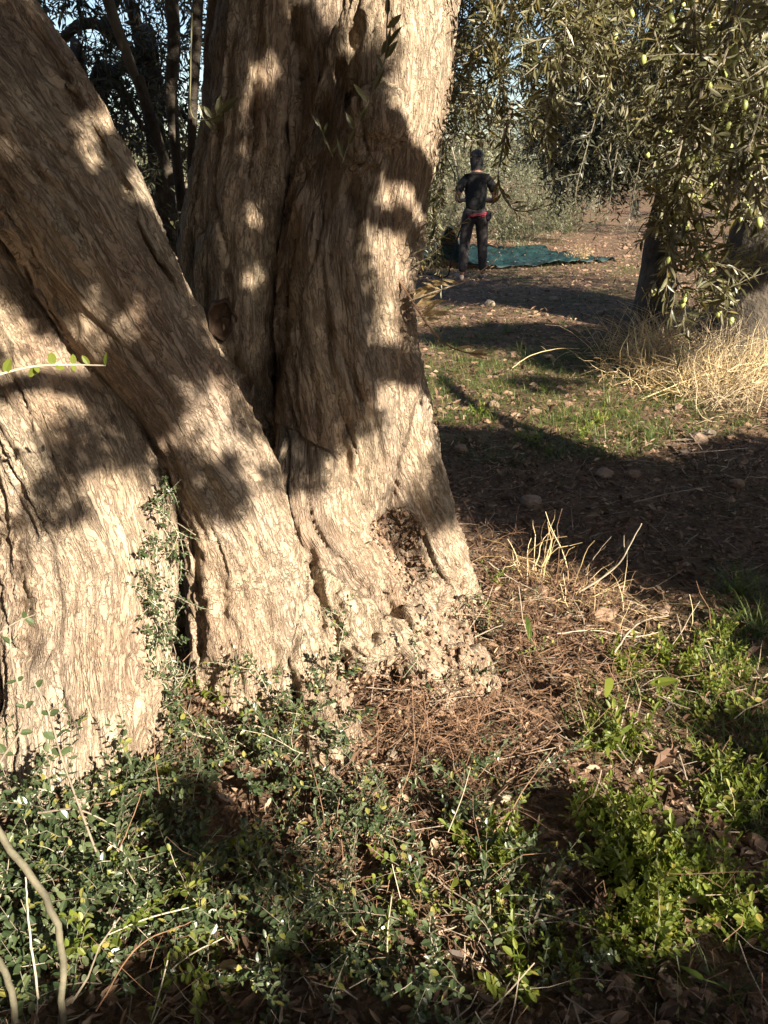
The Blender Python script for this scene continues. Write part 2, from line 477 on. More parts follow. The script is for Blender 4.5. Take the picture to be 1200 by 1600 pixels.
# ------------------------------------------------------------------ the old olive trunk
# every stem: name of its part, list of (photo px, py, forward distance of the axis, half width in px)
STEMS = [
 ('side_stem', [(120,1330,1.66,122),(132,1180,1.76,114),(140,1000,1.93,112),(145,860,2.08,118),(118,720,2.24,122),(70,580,2.44,118),(0,430,2.6,112),(-80,270,2.72,106),(-170,90,2.8,100),(-260,-80,2.85,96)]),
 ('outer_stem', [(-75,1300,1.95,85),(-68,1100,2.0,85),(-60,900,2.08,84),(-75,760,2.15,84),(-130,600,2.25,85),(-200,450,2.35,85)]),
 ('leaning_stem', [(396,1200,2.0,96),(400,1110,2.08,90),(400,1000,2.19,88),(390,900,2.27,82),(371,800,2.28,75),(325,700,2.3,77),(271,600,2.32,86),(212,500,2.34,94),(157,400,2.36,104),(104,300,2.4,111),(40,200,2.44,117),(-35,90,2.5,115),(-120,-40,2.6,110),(-200,-160,2.65,108)]),
 ('middle_stem', [(395,780,2.72,44),(382,650,2.84,66),(376,500,2.88,80),(380,350,2.92,82),(398,200,2.95,70),(414,60,2.98,68),(424,-60,3.02,68),(428,-180,3.05,68)]),
 ('dark_stem', [(345,420,3.02,40),(344,300,3.06,36),(354,180,3.1,34),(362,60,3.14,33),(370,-60,3.16,33),(375,-180,3.18,33)]),
 ('middle_stem', [(478,520,2.92,40),(488,330,2.92,44),(500,170,2.93,48),(512,20,2.94,54),(518,-80,2.97,54),(522,-180,3.0,52)]),
 ('upright_stem', [(520,880,2.72,80),(530,800,2.72,88),(540,700,2.72,100),(541,600,2.74,102),(540,480,2.77,96),(552,360,2.8,99),(582,240,2.85,96),(608,120,2.9,94),(626,0,2.95,86),(640,-120,3.0,86),(650,-220,3.03,86)]),
 ('buttress', [(585,470,2.82,48),(596,580,2.78,54),(606,680,2.74,62),(626,770,2.72,68),(655,850,2.7,66),(690,920,2.66,56),(738,1000,2.52,38),(775,1060,2.4,25)]),
 ('root', [(500,560,2.84,40),(492,650,2.72,48),(490,730,2.58,58),(505,810,2.48,64),(545,880,2.42,62),(592,945,2.34,54),(640,1005,2.2,46),(672,1060,2.1,42),(695,1120,2.0,30)]),
 ('root', [(500,860,2.45,50),(520,930,2.34,48),(560,985,2.22,44),(600,1030,2.1,36)]),
 ('root', [(440,900,2.38,40),(470,980,2.2,42),(495,1060,2.04,38),(515,1140,1.88,38),(533,1210,1.75,40),(550,1290,1.62,34)]),
 ('root', [(680,980,2.4,45),(708,1050,2.16,42),(735,1110,2.04,30)]),
 ('heartwood', [(330,1150,2.7,200),(335,950,2.78,180),(370,760,2.95,140),(390,600,3.08,110),(410,420,3.16,95),(420,200,3.2,70)]),
]
LUMPS = [(594,186,2.645,40,'knot'),(570,238,2.65,30,'knot'),(605,1020,2.17,46,'root'),(650,995,2.2,42,'root'),(715,1060,2.12,46,'root'),(742,1085,2.07,32,'root'),(665,950,2.36,40,'root'),(680,1090,2.06,34,'root')]
DENTS = [(505,195,28,.16),(528,120,18,.13),(505,300,26,.10),(548,305,14,.10),(538,150,15,.12),(500,245,22,.12),(548,60,12,.08),(470,270,16,.09),(130,610,38,.08),(320,470,20,.06),(300,400,16,.05),(415,960,16,.05),(425,1020,14,.045),(350,930,10,.03),(232,690,26,.06),(425,700,20,.06),(645,830,26,.05),(630,870,24,.06),(452,330,15,.07),(450,390,15,.08),(447,450,15,.08),(443,510,15,.08),(437,570,16,.08),(430,630,16,.08),(424,680,16,.08),(405,610,15,.08),(412,660,16,.08),(20,830,12,.08),(28,890,13,.09),(36,950,13,.09),(42,1010,13,.08),(30,770,10,.05),(485,860,10,.04),(492,920,10,.05),(530,690,9,.03),(545,760,10,.035),(180,640,24,.06),(95,470,16,.06),(60,420,16,.05),(280,360,12,.05),(200,320,9,.03),(150,220,9,.03),(110,150,9,.03),(245,400,10,.035),(500,210,16,.08),(510,150,14,.08),(470,100,10,.04)]

GROOVES = [([(382,580),(403,650),(417,725)],17,.13),([(300,830),(308,900),(316,980),(312,1060)],9,.07),([(290,795),(240,720),(195,660),(150,600),(115,545)],9,.07),([(40,30),(75,80),(110,140),(150,210),(190,290),(225,370),(260,430),(292,485)],12,.11),([(100,110),(140,190),(180,280)],5,.03),
 ([(392,-10),(402,60),(398,130),(392,200),(380,270)],9,.07),([(452,0),(466,60),(474,130),(468,200),(452,290)],12,.09),([(565,0),(542,80),(526,130),(506,180),(498,230)],12,.10),
 ([(455,320),(447,420),(440,520),(428,620),(424,700)],15,.12),([(330,480),(350,540),(385,600),(400,660),(415,720)],9,.06),([(545,640),(540,700),(548,760),(575,800)],8,.05),
 ([(0,790),(22,840),(35,920),(45,1000),(40,1060)],11,.09),([(330,850),(345,920),(350,985)],6,.035),([(408,930),(418,1000),(426,1060)],10,.075),([(478,860),(498,940),(505,1000)],10,.085),
 ([(0,370),(50,440),(100,520),(130,580),(170,630)],12,.07),([(600,420),(580,520),(560,600)],4,.022),([(640,330),(615,400)],4,.02),([(665,100),(640,200),(625,300)],4,.018),([(490,560),(495,650),(500,720)],5,.028),
 ([(520,430),(515,520),(512,600)],4,.02),([(180,560),(230,640),(270,720),(295,790)],5,.022),([(250,520),(310,610),(350,700),(380,790)],4,.018),([(80,300),(130,380),(170,450)],5,.03),([(20,180),(60,270),(110,350)],5,.03),([(590,640),(600,720),(640,790)],4,.018),([(360,380),(352,450),(360,520)],5,.03),([(420,320),(415,420),(405,500)],5,.03),([(90,700),(110,820),(115,960),(110,1080)],5,.014),([(180,740),(190,860),(195,1000)],5,.014)]
def stem_samples():
    out = []
    for si, (nm, K) in enumerate(STEMS):
        pts = np.array([P3(a, b, c) for a, b, c, d in K])
        rr = np.array([d * mpp(a, b, c) for a, b, c, d in K])
        n = 8 * len(K)
        P = catmull(np.column_stack([pts, rr]), n)
        c, r = P[:, :3], P[:, 3]
        s = np.concatenate([[0], np.cumsum(np.linalg.norm(np.diff(c, axis=0), axis=1))])
        T = nrm(np.gradient(c, axis=0))
        N = nrm(np.cross(T, np.array([0, 1.0, 0.15]))); N = nrm(N - T * (N * T).sum(1, keepdims=True)); B = np.cross(T, N)
        out.append(dict(name=nm, c=c, r=r, s=s, T=T, N=N, B=B, id=si))
    return out

def build_trunk():
    SS = stem_samples()
    g = Geo()
    k = 40
    th = np.arange(k) * 2 * math.pi / k
    for st in SS:
        n = len(st['c'])
        cs, sn = np.cos(th)[None], np.sin(th)[None]
        sc = st['s'][:, None]
        q = np.stack([cs * 1.3 + 0 * sc, sn * 1.3 + 0 * sc, sc * 1.1 + st['id'] * 9.7 + 0 * cs], -1)
        q2 = np.stack([cs * 3.0 + 0 * sc, sn * 3.0 + 0 * sc, sc * 1.6 + st['id'] * 5.1 + 0 * cs], -1)
        rad = st['r'][:, None] * (1 + 0.12 * perlin(q, 2) + 0.11 * perlin(q2, 9))
        V = st['c'][:, None] + rad[..., None] * (cs[..., None] * st['N'][:, None] + sn[..., None] * st['B'][:, None])
        i = np.arange(n - 1)[:, None] * k; j = np.arange(k)[None]; j2 = (j + 1) % k
        F = np.stack([i + j, i + j2, i + k + j2, i + k + j], -1).reshape(-1, 4)
        g.add(V.reshape(-1, 3), F)
        # caps as fans
        for e, rev in ((0, True), (n - 1, False)):
            ring = V[e]; cc = ring.mean(0)
            f = np.stack([np.full(k, k), np.arange(k), (np.arange(k) + 1) % k], -1)
            g.add(np.vstack([ring, cc]), f[:, ::-1] if rev else f)
    for px, py, Y, rp, nm in LUMPS:
        c = P3(px, py, Y); r = rp * mpp(px, py, Y)
        V = ICO3[0] * (1 + 0.45 * fbm(ICO3[0] * 1.5 + px * .37, 3, 4))[:, None] * r * [1.1, .8, 1.15]
        g.add(V + c, ICO3[1])
    me0 = g.mesh('trunk_raw')
    o = bpy.data.objects.new('trunk_raw', me0); C.objects.link(o)
    md = o.modifiers.new('r', 'REMESH'); md.mode = 'VOXEL'; md.voxel_size = 0.0079; md.adaptivity = 0
    ms = o.modifiers.new('s', 'SMOOTH'); ms.factor = .5; ms.iterations = 4
    dg = bpy.context.evaluated_depsgraph_get()
    ev = o.evaluated_get(dg).to_mesh()
    nv = len(ev.vertices)
    V = np.empty(nv * 3); ev.vertices.foreach_get('co', V); V = V.reshape(-1, 3)
    Nn = np.empty(nv * 3); ev.vertices.foreach_get('normal', Nn); Nn = Nn.reshape(-1, 3)
    nf = len(ev.polygons)
    F = np.empty(len(ev.loops), np.int32); ev.loops.foreach_get('vertex_index', F)
    F = F.reshape(-1, 4)
    bpy.data.objects.remove(o)
    # grain coordinates from the nearest stem
    best = np.full(nv, 1e9); gid = np.zeros(nv, int); G = np.zeros((nv, 3))
    from mathutils.kdtree import KDTree
    for st in SS:
        c = st['c']
        # dense resample
        m = 160; ss = np.linspace(0, st['s'][-1], m)
        cc = np.stack([np.interp(ss, st['s'], c[:, a]) for a in range(3)], -1)
        rr = np.interp(ss, st['s'], st['r'])
        lo, hi = c.min(0) - .5, c.max(0) + .5
        idx = np.where(((V > lo) & (V < hi)).all(1))[0]
        for ch in np.array_split(idx, max(1, len(idx) // 20000)):
            D = np.linalg.norm(V[ch][:, None] - cc[None], axis=2)
            kk = (D - rr[None]).argmin(1)
            dd = D[np.arange(len(ch)), kk] - rr[kk]
            up = dd < best[ch]
            sel = ch[up]; kk = kk[up]
            best[sel] = dd[up]; gid[sel] = st['id']
            TT = nrm(np.stack([np.interp(ss[kk], st['s'], st['T'][:, a]) for a in range(3)], -1))
            al = ((V[sel] - cc[kk]) * TT).sum(1)
            sv_ = np.clip(ss[kk] + al, -.3, ss[-1] + .3)
            sc_ = np.clip(sv_, 0, ss[-1])
            c2 = np.stack([np.interp(sc_, st['s'], c[:, a]) for a in range(3)], -1)
            NN = nrm(np.stack([np.interp(sc_, st['s'], st['N'][:, a]) for a in range(3)], -1))
            BB = nrm(np.stack([np.interp(sc_, st['s'], st['B'][:, a]) for a in range(3)], -1))
            dv = V[sel] - c2
            x, y = (dv * NN).sum(1), (dv * BB).sum(1)
            tw = sv_ * (0.9 if st['name'] in ('upright_stem', 'buttress') else 0.35)   # twisted grain
            G[sel] = np.stack([x * np.cos(tw) - y * np.sin(tw) + st['id'] * 1.37, x * np.sin(tw) + y * np.cos(tw), sv_], -1)
    A = lambda sx, sz: G / np.array([sx, sx, sz])
    n1 = fbm(A(.16, .55), 3, 21)
    n2 = perlin(A(.055, .34) + .8 * np.stack([perlin(A(.11, .2), 50), perlin(A(.11, .2), 150), perlin(A(.11, .2), 151)], -1), 31) - .07
    n3 = perlin(A(.10, .62) + .35 * perlin(A(.14, .22), 51)[:, None], 33)
    n4 = perlin(A(.021, .10) + .9 * np.stack([perlin(A(.04, .07), 52), perlin(A(.04, .07), 152), perlin(A(.04, .07), 153)], -1), 35)
    n5 = perlin(A(.0125, .06) + .6 * perlin(A(.02, .05), 54)[:, None], 37)
    rough = sstep(-.3, .5, fbm(V / .35, 2, 61))
    fis = np.exp(-(np.abs(n3) / .055) ** 2) * (.3 + .7 * sstep(-.1, .3, perlin(A(.2, .5), 71)))
    disp = .026 * n1 + .019 * (1 - 2 * np.abs(n2)) - .024 * fis + (.0035 + .0045 * rough) * (1 - 2.2 * np.abs(n4 - .12)) + (.0018 + .0024 * rough) * n5
    disp += .003 * perlin(V / .03, 77) * rough
    # foot: ragged, lumpy
    low = sstep(.5, .05, V[:, 2]); disp += low * (.022 * fbm(V / .09, 3, 81))
    V2 = V + Nn * disp[:, None]
    tri_bvh = BVHTree.FromPolygons(V2.tolist(), F.tolist(), all_triangles=False)
    dent_pts = []
    for px, py, rp, dp in DENTS:
        h = tri_bvh.ray_cast(Vector(CAM), Vector(nrm(ray(px, py))))
        if h[0] is None: continue
        rad = rp * h[3] / FPX
        dv = V2 - np.array(h[0]); dv[:, 2] *= .55
        wgt = np.exp(-(dv ** 2).sum(1) / (rad * rad))
        V2 = V2 + np.array(nrm(ray(px, py))) * (dp * wgt)[:, None]
    from mathutils.kdtree import KDTree
    for pl, rp, dp in GROOVES:
        q = catmull(np.array([(a, b, 0.0) for a, b in pl]), 14 * len(pl))
        hs = [tri_bvh.ray_cast(Vector(CAM), Vector(nrm(ray(a, b)))) for a, b, _ in q]
        hs = [h for h in hs if h[0] is not None]
        if not hs: continue
        H_ = np.array([h[0][:] for h in hs]); rad = rp * np.median([h[3] for h in hs]) / FPX
        ok = np.abs(H_ - np.median(H_, 0)).max(1) < 1.2; H_ = H_[ok]
        idx = np.where(((V2 > H_.min(0) - 3 * rad) & (V2 < H_.max(0) + 3 * rad)).all(1))[0]
        md_ = np.full(len(idx), 9.0); mi_ = np.zeros(len(idx))
        for k_, hp in enumerate(H_):
            d_ = ((V2[idx] - hp) ** 2).sum(1); b_ = d_ < md_; md_[b_] = d_[b_]; mi_[b_] = k_
        wob_ = .55 + .6 * perlin(V2[idx] / .09, 95)
        endf = np.clip(np.minimum(mi_, len(H_) - 1 - mi_) / (.15 * len(H_)), .15, 1)
        V2[idx] += nrm(ray(*pl[len(pl) // 2])) * (dp * np.clip(wob_, .1, 1.2) * endf * np.exp(-md_ / (rad * rad)))[:, None]
    # ---- split in parts by stem, knots as their own part
    names = np.array([s['name'] for s in SS])
    fgid = gid[F[:, 0]]
    part_of = fgid.copy()
    fc = V2[F].mean(1)
    for q, (px, py, Y, rp, nm) in enumerate(LUMPS):
        if nm == 'knot':
            c = P3(px, py, Y); r = rp * mpp(px, py, Y) * 1.05
            part_of[np.linalg.norm(fc - c, axis=1) < r] = 100
    keep = fc[:, 2] > -0.12
    root_o = thing('old_olive_tree', 'ancient olive tree with a broad fissured trunk of several fused stems, dappled by leaf shade', 'olive tree', (-.45, 2.45, float(height(-.45, 2.45))))
    # vertex normals of the whole surface, so that the joins between parts do not show
    fn = np.cross(V2[F[:, 2]] - V2[F[:, 0]], V2[F[:, 3]] - V2[F[:, 1]])
    VN = np.zeros_like(V2)
    for c_ in range(4): np.add.at(VN, F[:, c_], fn)
    VN = nrm(VN)
    for pid in np.unique(part_of):
        sel = (part_of == pid) & keep
        if sel.sum() < 50: continue
        f = F[sel]; u, inv = np.unique(f, return_inverse=True)
        gg = Geo(); gg.add(V2[u], inv.reshape(-1, 4))
        nm = 'knot' if pid == 100 else SS[pid]['name']
        me = gg.mesh(nm, True)
        at = me.attributes.new('grain', 'FLOAT_VECTOR', 'POINT'); at.data.foreach_set('vector', G[u].ravel())
        try: me.normals_split_custom_set_from_vertices(VN[u].tolist())
        except Exception as e: print('normals', e)
        me.materials.append(MAT['bark'])
        link(nm, me, root_o)
    bvh = BVHTree.FromPolygons(V2.tolist(), F.tolist(), all_triangles=False)
    print('trunk verts', nv, 'faces', nf)
    return root_o, bvh
OLD, TB = build_trunk()
print('t trunk', time.time() - T0)

def hit(px, py):
    h = TB.ray_cast(Vector(CAM), Vector(nrm(ray(px, py))))
    if h[0] is None: return None
    return np.array(h[0]), np.array(h[1])
def surf(px, py):
    """first thing seen there: trunk or ground"""
    h = hit(px, py)
    g_ = gnd(px, py) if ray(px, py)[2] < -.03 else None
    if h is None: return g_
    if g_ is not None and np.linalg.norm(g_ - CAM) < np.linalg.norm(h[0] - CAM): return g_
    return h[0]

# sawn branch scar with its lip
h = hit(346, 500)
if h is not None:
    n_ = nrm(h[1] * .5 + nrm(CAM - h[0]) * 1.0)
    g = Geo()
    Fm = frames(np.array([[.15, 0, 1.0]]), n_[None])[0]
    ax, ay, az = Fm[:, 0], Fm[:, 1], Fm[:, 2]
    rings = [(1.12, -.04), (1.1, .0), (1.02, .009), (.93, .006), (.85, -.002), (.5, -.004), (.02, -.003)]
    kk = 28; th = np.arange(kk) * 2 * math.pi / kk
    V = np.array([[h[0] + n_ * .006 + az * zz + rr * (ax * .043 * np.cos(t) * (1 + .10 * math.sin(3 * t + 1) + .05 * math.sin(7 * t)) + ay * .06 * np.sin(t) * (1 + .08 * math.cos(5 * t))) + az * .006 * math.sin(4 * t + 6 * rr) for t in th] for rr, zz in rings])
    i = np.arange(len(rings) - 1)[:, None] * kk; j = np.arange(kk)[None]; j2 = (j + 1) % kk
    g.add(V.reshape(-1, 3), np.stack([i + j, i + j2, i + kk + j2, i + kk + j], -1).reshape(-1, 4))
    o = g.build('branch_scar', MAT['scar'], OLD, True); o['label'] = 'dark brown oval scar of a sawn off branch'

# ------------------------------------------------------------------ unseen sprigs placed along sun rays to shape the shade, hung on the fruiting olive
FRUIT_LOC = np.array([3.5, 1.1, float(height(3.5, 1.1))])
FRUIT = thing('fruiting_olive_tree', 'olive tree whose leafy branches with green olives hang in from the upper right', 'olive tree', FRUIT_LOC)

def sprig(LV, stem_g, p, d, L, leafL=.06, asp=.2, sp=.022, grav=.08, rad=.0022, wob=.1, n=6, start=.15):
    path = walk(p, d, L, n, wob, grav)
    if stem_g is not None: tube(stem_g, path, np.linspace(rad, rad * .5, n), 4, False)
    LV.pairs(path, sp, leafL, asp, .8, start * L)
    return path

def sprigs_batch(LV, sg, P, D, L, leafL, asp, m, bend=.12, rad=.003):
    P = np.asarray(P, float); D = nrm(D); n = len(P)
    L = np.broadcast_to(np.asarray(L, float), (n,))
    bv = rng.normal(0, .25, (n, 3)) + [0, 0, -bend]
    def at(t): return P[:, None] + (D[:, None] * t[..., None] + bv[:, None] * (t ** 2)[..., None]) * L[:, None, None]
    if sg is not None:
        tt = np.array([0, 1.0])[None].repeat(n, 0); C3 = at(tt)
        A = nrm(np.cross(D, [.13, .3, .94])); B = np.cross(D, A)
        th = np.arange(3) * 2.094
        rr = rad * np.array([1, .4])
        V = C3[:, :, None] + rr[None, :, None, None] * (np.cos(th)[None, None, :, None] * A[:, None, None] + np.sin(th)[None, None, :, None] * B[:, None, None])
        F = np.array([[i * 3 + j, i * 3 + (j + 1) % 3, i * 3 + 3 + (j + 1) % 3, i * 3 + 3 + j] for i in range(1) for j in range(3)])
        sg.add(V.reshape(-1, 3), (F[None] + 6 * np.arange(n)[:, None, None]).reshape(-1, 4))
    t = np.clip((np.arange(m) + .6)[None] / m + rng.uniform(-.3, .3, (n, m)) / m, .05, 1)
    pos = at(t).reshape(-1, 3)
    T = nrm(D[:, None] + 2 * t[..., None] * bv[:, None]).reshape(-1, 3)
    k = n * m
    side = nrm(np.cross(T, np.array([.1, .05, 1.0])) + rng.normal(0, .15, (k, 3))); nz = np.cross(side, T)
    ang = np.tile(np.where(np.arange(m) % 2 == 0, .35, 1.25), n) + rng.normal(0, .35, k)
    sv = side * np.cos(ang)[:, None] + nz * np.sin(ang)[:, None]
    for q in (1, -1):
        d = nrm(T * .6 + q * sv * .8 + rng.normal(0, .18, (k, 3)))
        l = leafL * rng.uniform(.6, 1.1, k)
        LV.add(pos, d, nrm(np.array([0, 0, .6]) + T * .4 + rng.normal(0, .4, (k, 3))), l * asp * rng.uniform(.85, 1.15, k), l)

SH = Leaves(); shs = Geo(); SHQ = []
def in_view(p, m=60):
    v = p - CAM; zc = v @ FW
    if zc < .1: return False
    X_, Y_ = v @ [1, 0, 0] / zc * FPX + 600, 800 - (v @ UP) / zc * FPX
    return -m < X_ < 1200 + m and -m - 20 < Y_ < 1600 + m
def in_blobs(blobs, n, tmin, tmax, L=.16, m=9, leafL=.062, depth=None, holes=()):
    A = np.array([b[2] * b[3] * (b[4] if len(b) > 4 else 1) for b in blobs], float)
    ks = rng.choice(len(blobs), n, p=A / A.sum())
    P_ = []
    for k in ks:
        cx, cy, rx, ry = blobs[k][:4]
        a = rng.uniform(0, 2 * math.pi); r = math.sqrt(rng.uniform())
        px, py = cx + rx * r * math.cos(a), cy + ry * r * math.sin(a)
        if any(((px - h_[0]) / (h_[2] + 10)) ** 2 + ((py - h_[1]) / (h_[3] + 10)) ** 2 < 1 for h_ in holes): continue
        q = surf(px, py) if depth is None else P3(px, py, depth)
        if q is None: continue
        p = q + S * rng.uniform(tmin, tmax)
        if in_view(p): continue
        P_.append(p)
    P_ = np.array(P_); D_ = rng.normal(0, 1, P_.shape); D_[:, 2] -= .5; D_ = nrm(D_)
    sprigs_batch(SH, shs, P_ - D_ * L * .5, D_, L, leafL, .23, m)

# shade on the trunk (upper left two thirds), as the photograph shows it
TRUNK_SHADE = [(180,200,240,230,.8),(430,150,110,170,.9),(450,420,110,200,.8),(300,470,80,120,.7),(550,250,26,80,.8),(60,90,130,110),(150,150,110,120),(90,330,100,110),(230,400,90,110),(60,440,70,70),(190,300,80,80),(370,150,70,170),(330,430,70,110),(420,330,50,150),(480,230,70,160),(500,420,60,130),(500,600,62,130),(520,520,50,90),(576,480,24,70,.7),(250,560,80,60,.8),(200,610,60,50),(260,700,60,60),(330,760,50,50),(140,690,80,45),(90,780,40,40,.6),(400,560,50,130),(470,740,60,30,.6),(560,640,40,50,.6),(622,120,14,50,.2),(0,560,40,40,.5),(430,30,60,60,.8),(230,640,50,50)]
HOLES = [(640,250,34,70),(655,160,30,70),(622,335,28,40),(680,60,24,60),(18,245,18,36),(8,150,9,30),(130,205,13,30),(165,178,18,21),(222,292,32,21),(150,250,13,17),(5,460,19,36),(46,490,17,17),(142,450,19,27),(115,410,14,13),(222,485,18,14),(185,372,19,11),(505,15,23,24),(375,200,13,69),(410,110,23,35),(400,265,22,30),(330,335,26,21),(398,430,22,30),(352,388,19,13),(465,270,13,40),(290,650,17,27),(332,640,13,21),(275,600,17,14),(340,545,22,17),(240,560,14,13),(262,690,18,14),(20,600,26,27),(330,700,17,19),(400,330,10,27),(540,90,18,27),(80,330,13,14),(60,560,14,11),(470,20,14,21),(425,520,13,22)]
in_blobs(TRUNK_SHADE, 6200, 2.8, 4.7, L=.08, m=6, leafL=.056, holes=HOLES)
# shaded strips across the ground on the right
BAND = [(820,760,140,70),(1000,800,160,80),(1160,790,120,90),(940,830,120,50),(1130,860,110,50),(760,710,60,40),(760,700,90,25),(1180,720,80,35)]
in_blobs(BAND, 2000, 4.6, 6.2, L=.3, m=8, leafL=.115)
BAND2 = [(860,524,150,18),(780,522,90,14),(700,526,60,14),(955,550,60,30),(850,600,50,12,.5),(900,562,80,18,.7)]
in_blobs(BAND2, 900, 4.9, 5.8, L=.28, m=8, leafL=.12)
# broken shade at the right edge and along the bottom
EDGE = [(1170,960,50,70),(1180,1180,40,120,.6),(1190,1330,30,90,.5),(1140,1560,100,50),(930,1580,120,30),(1080,1500,60,40,.4),(620,1585,150,22,.5),(1090,1130,40,25,.6),(860,1500,60,50,.5),(300,1240,40,26,.5),(430,1500,50,26,.3),(820,1330,50,60,.4),(270,1270,50,60,.8),(390,1320,50,22,.5),(440,1430,34,30,.4),(240,1490,36,26,.3),(670,1240,26,18,.4),(150,1580,160,25,.7),(450,1580,150,25,.7),(850,1280,40,50,.5),(1060,1310,50,30,.5),(1190,1450,30,90,.8)]
in_blobs(EDGE, 760, 3.6, 5.6, L=.12, m=8)
# sprigs added toward the sun to darken the two stemmed olive
in_blobs([(930,240,80,95),(1010,420,25,80),(1145,370,70,85),(1170,300,50,80),(1000,150,90,80)], 1400, 4.6, 6.4, L=.45, m=8, leafL=.14, depth=8.2)

# unseen canopy added overhead, right of the picture, to block skylight
for c, r, m in [((2.1, 2.5, 3.8), (1.1, 1.4, .5), 1300)]:
    dd = nrm(rng.normal(0, 1, (m, 3))); pp = np.array(c) + dd * np.array(r) * (rng.uniform(.1, 1, m) ** .5)[:, None]
    pp = pp[[not in_view(q, 200) for q in pp]]
    sprigs_batch(SH, shs, pp, rng.normal(0, 1, pp.shape), .35, .13, .3, 5)
g = Geo(); SH.put(g, DIAM)
g.build('crown', MAT['olive_leaf'], FRUIT, kind='stuff')  # unseen leaves, placed to throw the shade and block skylight
shs.build('crown_twigs', MAT['branch_bark'], FRUIT, kind='stuff')
g = Geo()
tr = catmull([FRUIT_LOC + [0, 0, -.1], FRUIT_LOC + [.05, -.05, .8], FRUIT_LOC + [-.05, .02, 1.6], FRUIT_LOC + [0, 0, 2.2]], 20)
tube(g, tr, np.linspace(.32, .17, 20), 14); g.build('trunk', MAT['dark_bark'], FRUIT, True)
for tx, ty, tz in [(1.5, -2.2, 3.9), (2.6, -1.6, 4.4), (5.0, .5, 4.3), (2.0, 1.6, 3.6), (.9, -.6, 4.0)]:
    g = Geo(); t0 = tr[13]
    pth = catmull([t0, t0 * .7 + np.array([tx, ty, tz]) * .3 + [0, 0, .5], t0 * .3 + np.array([tx, ty, tz]) * .7 + [0, 0, .3], [tx, ty, tz]], 18)
    tube(g, pth, np.linspace(.11, .018, 18), 8); g.build('limb', MAT['branch_bark'], FRUIT, True)

# ------------------------------------------------------------------ hanging leafy branches of the fruiting olive, with olives
def n_clear(p, d, L):
    for q in (p, p + d * L * .5, p + d * L, p + (d + [0, 0, -.2]) * L * 1.1):
        v = q - CAM; zc = v @ FW
        X_, Y_ = v[0] / zc * FPX + 600, 800 - (v @ UP) / zc * FPX
        if 698 < X_ < 800 and 225 < Y_ < 470 and rng.uniform() < .97: return True
        if 790 < X_ < 985 and 300 < Y_ < 480 and rng.uniform() < .8: return True
        if X_ > 1165 and Y_ > 470: return True
    return False
OLIVE_ME = Geo(); OLIVE_ME.add(ICO2[0] * [.0072, .0072, .0115], ICO2[1]); OLIVE_ME = OLIVE_ME.mesh('olive', True); OLIVE_ME.materials.append(MAT['olive_fruit'])
def hang_branch(K, tree, ntw, twL, leafL, mat, olives=0, down=.25, side=1.0, sp=.02, tip=.0016, asp=.19, r0=.0045, start=.25, name='leafy_branch', leafT=LEAF8):
    """K: list of (px,py,Y) control points from the root of the branch to its tip"""
    pts = catmull([P3(*k) for k in K], 24)
    sg = Geo(); LV = Leaves()
    tube(sg, pts, np.linspace(r0, tip, 24), 6)
    pos, T, s = along(pts, np.linalg.norm(np.diff(pts, axis=0), axis=1).sum() * (1 - start) / max(ntw, 1), .4, np.linalg.norm(np.diff(pts, axis=0), axis=1).sum() * start)
    paths = []
    for p, t, u in zip(pos, T, s):
        d = nrm(t * .5 + nrm(rng.normal(0, 1, 3)) * side + np.array([0, 0, -down]))
        L = twL * rng.uniform(.55, 1.2)
        if tree is not OLD and n_clear(p, d, L): continue
        paths.append(sprig(LV, sg, p, d, L, leafL, asp, sp, .05, .0018))
    LV.pairs(pts, sp * 1.2, leafL, asp)
    b = sg.build(name, MAT['sucker_bark'], tree)
    g = Geo(); LV.put(g, leafT)
    o = g.build('foliage', mat, b, kind='stuff')
    for _ in range(olives):
        pp = paths[rng.integers(len(paths))]; q = pp[rng.integers(1, len(pp))] + rng.normal(0, .006, 3) + [0, -.012, -.016]
        oo = link('olive', OLIVE_ME, b)
        oo.location = q
        oo.rotation_euler = (rng.normal(0, .35), rng.normal(0, .35), 0)
        s_ = rng.uniform(.8, 1.1); oo.scale = (s_, s_, s_)
    return b

OL = MAT['olive_leaf']
# right hand mass with fruit
for K, n, nol in [
  ([(1160,-160,2.1),(1150,0,2.05),(1120,140,2.0),(1090,240,1.98)], 18, 16),
  ([(1230,-120,2.0),(1215,60,1.95),(1180,200,1.9),(1150,290,1.9)], 18, 16),
  ([(1080,-150,2.3),(1085,60,2.25),(1070,200,2.2),(1040,300,2.15),(1010,345,2.12)], 24, 14),
  ([(1100,100,2.15),(1085,240,2.1),(1060,330,2.1),(1050,400,2.1),(1065,455,2.08),(1105,470,2.06)], 26, 12),
  ([(1100,240,2.2),(1075,330,2.2),(1085,380,2.18),(1100,410,2.17),(1150,425,2.15)], 12, 3),
  ([(1110,120,2.3),(1105,260,2.3),(1120,310,2.28),(1135,340,2.26)], 8, 4),
  ([(1190,150,2.2),(1190,260,2.2),(1185,320,2.2),(1170,355,2.2)], 9, 7),
  ([(1150,-140,2.6),(1160,20,2.55),(1150,140,2.5),(1160,230,2.5)], 22, 6),
  ([(1020,-160,2.7),(1010,-20,2.65),(1030,80,2.6),(1050,160,2.6)], 18, 4),
  ([(1100,-160,2.9),(1110,-40,2.9),(1090,60,2.85),(1110,130,2.8)], 20, 3)]:
    hang_branch(K, FRUIT, int(n * 1.35), .16, .05, OL, int(nol * 1.6), .12, sp=.016, asp=.22)
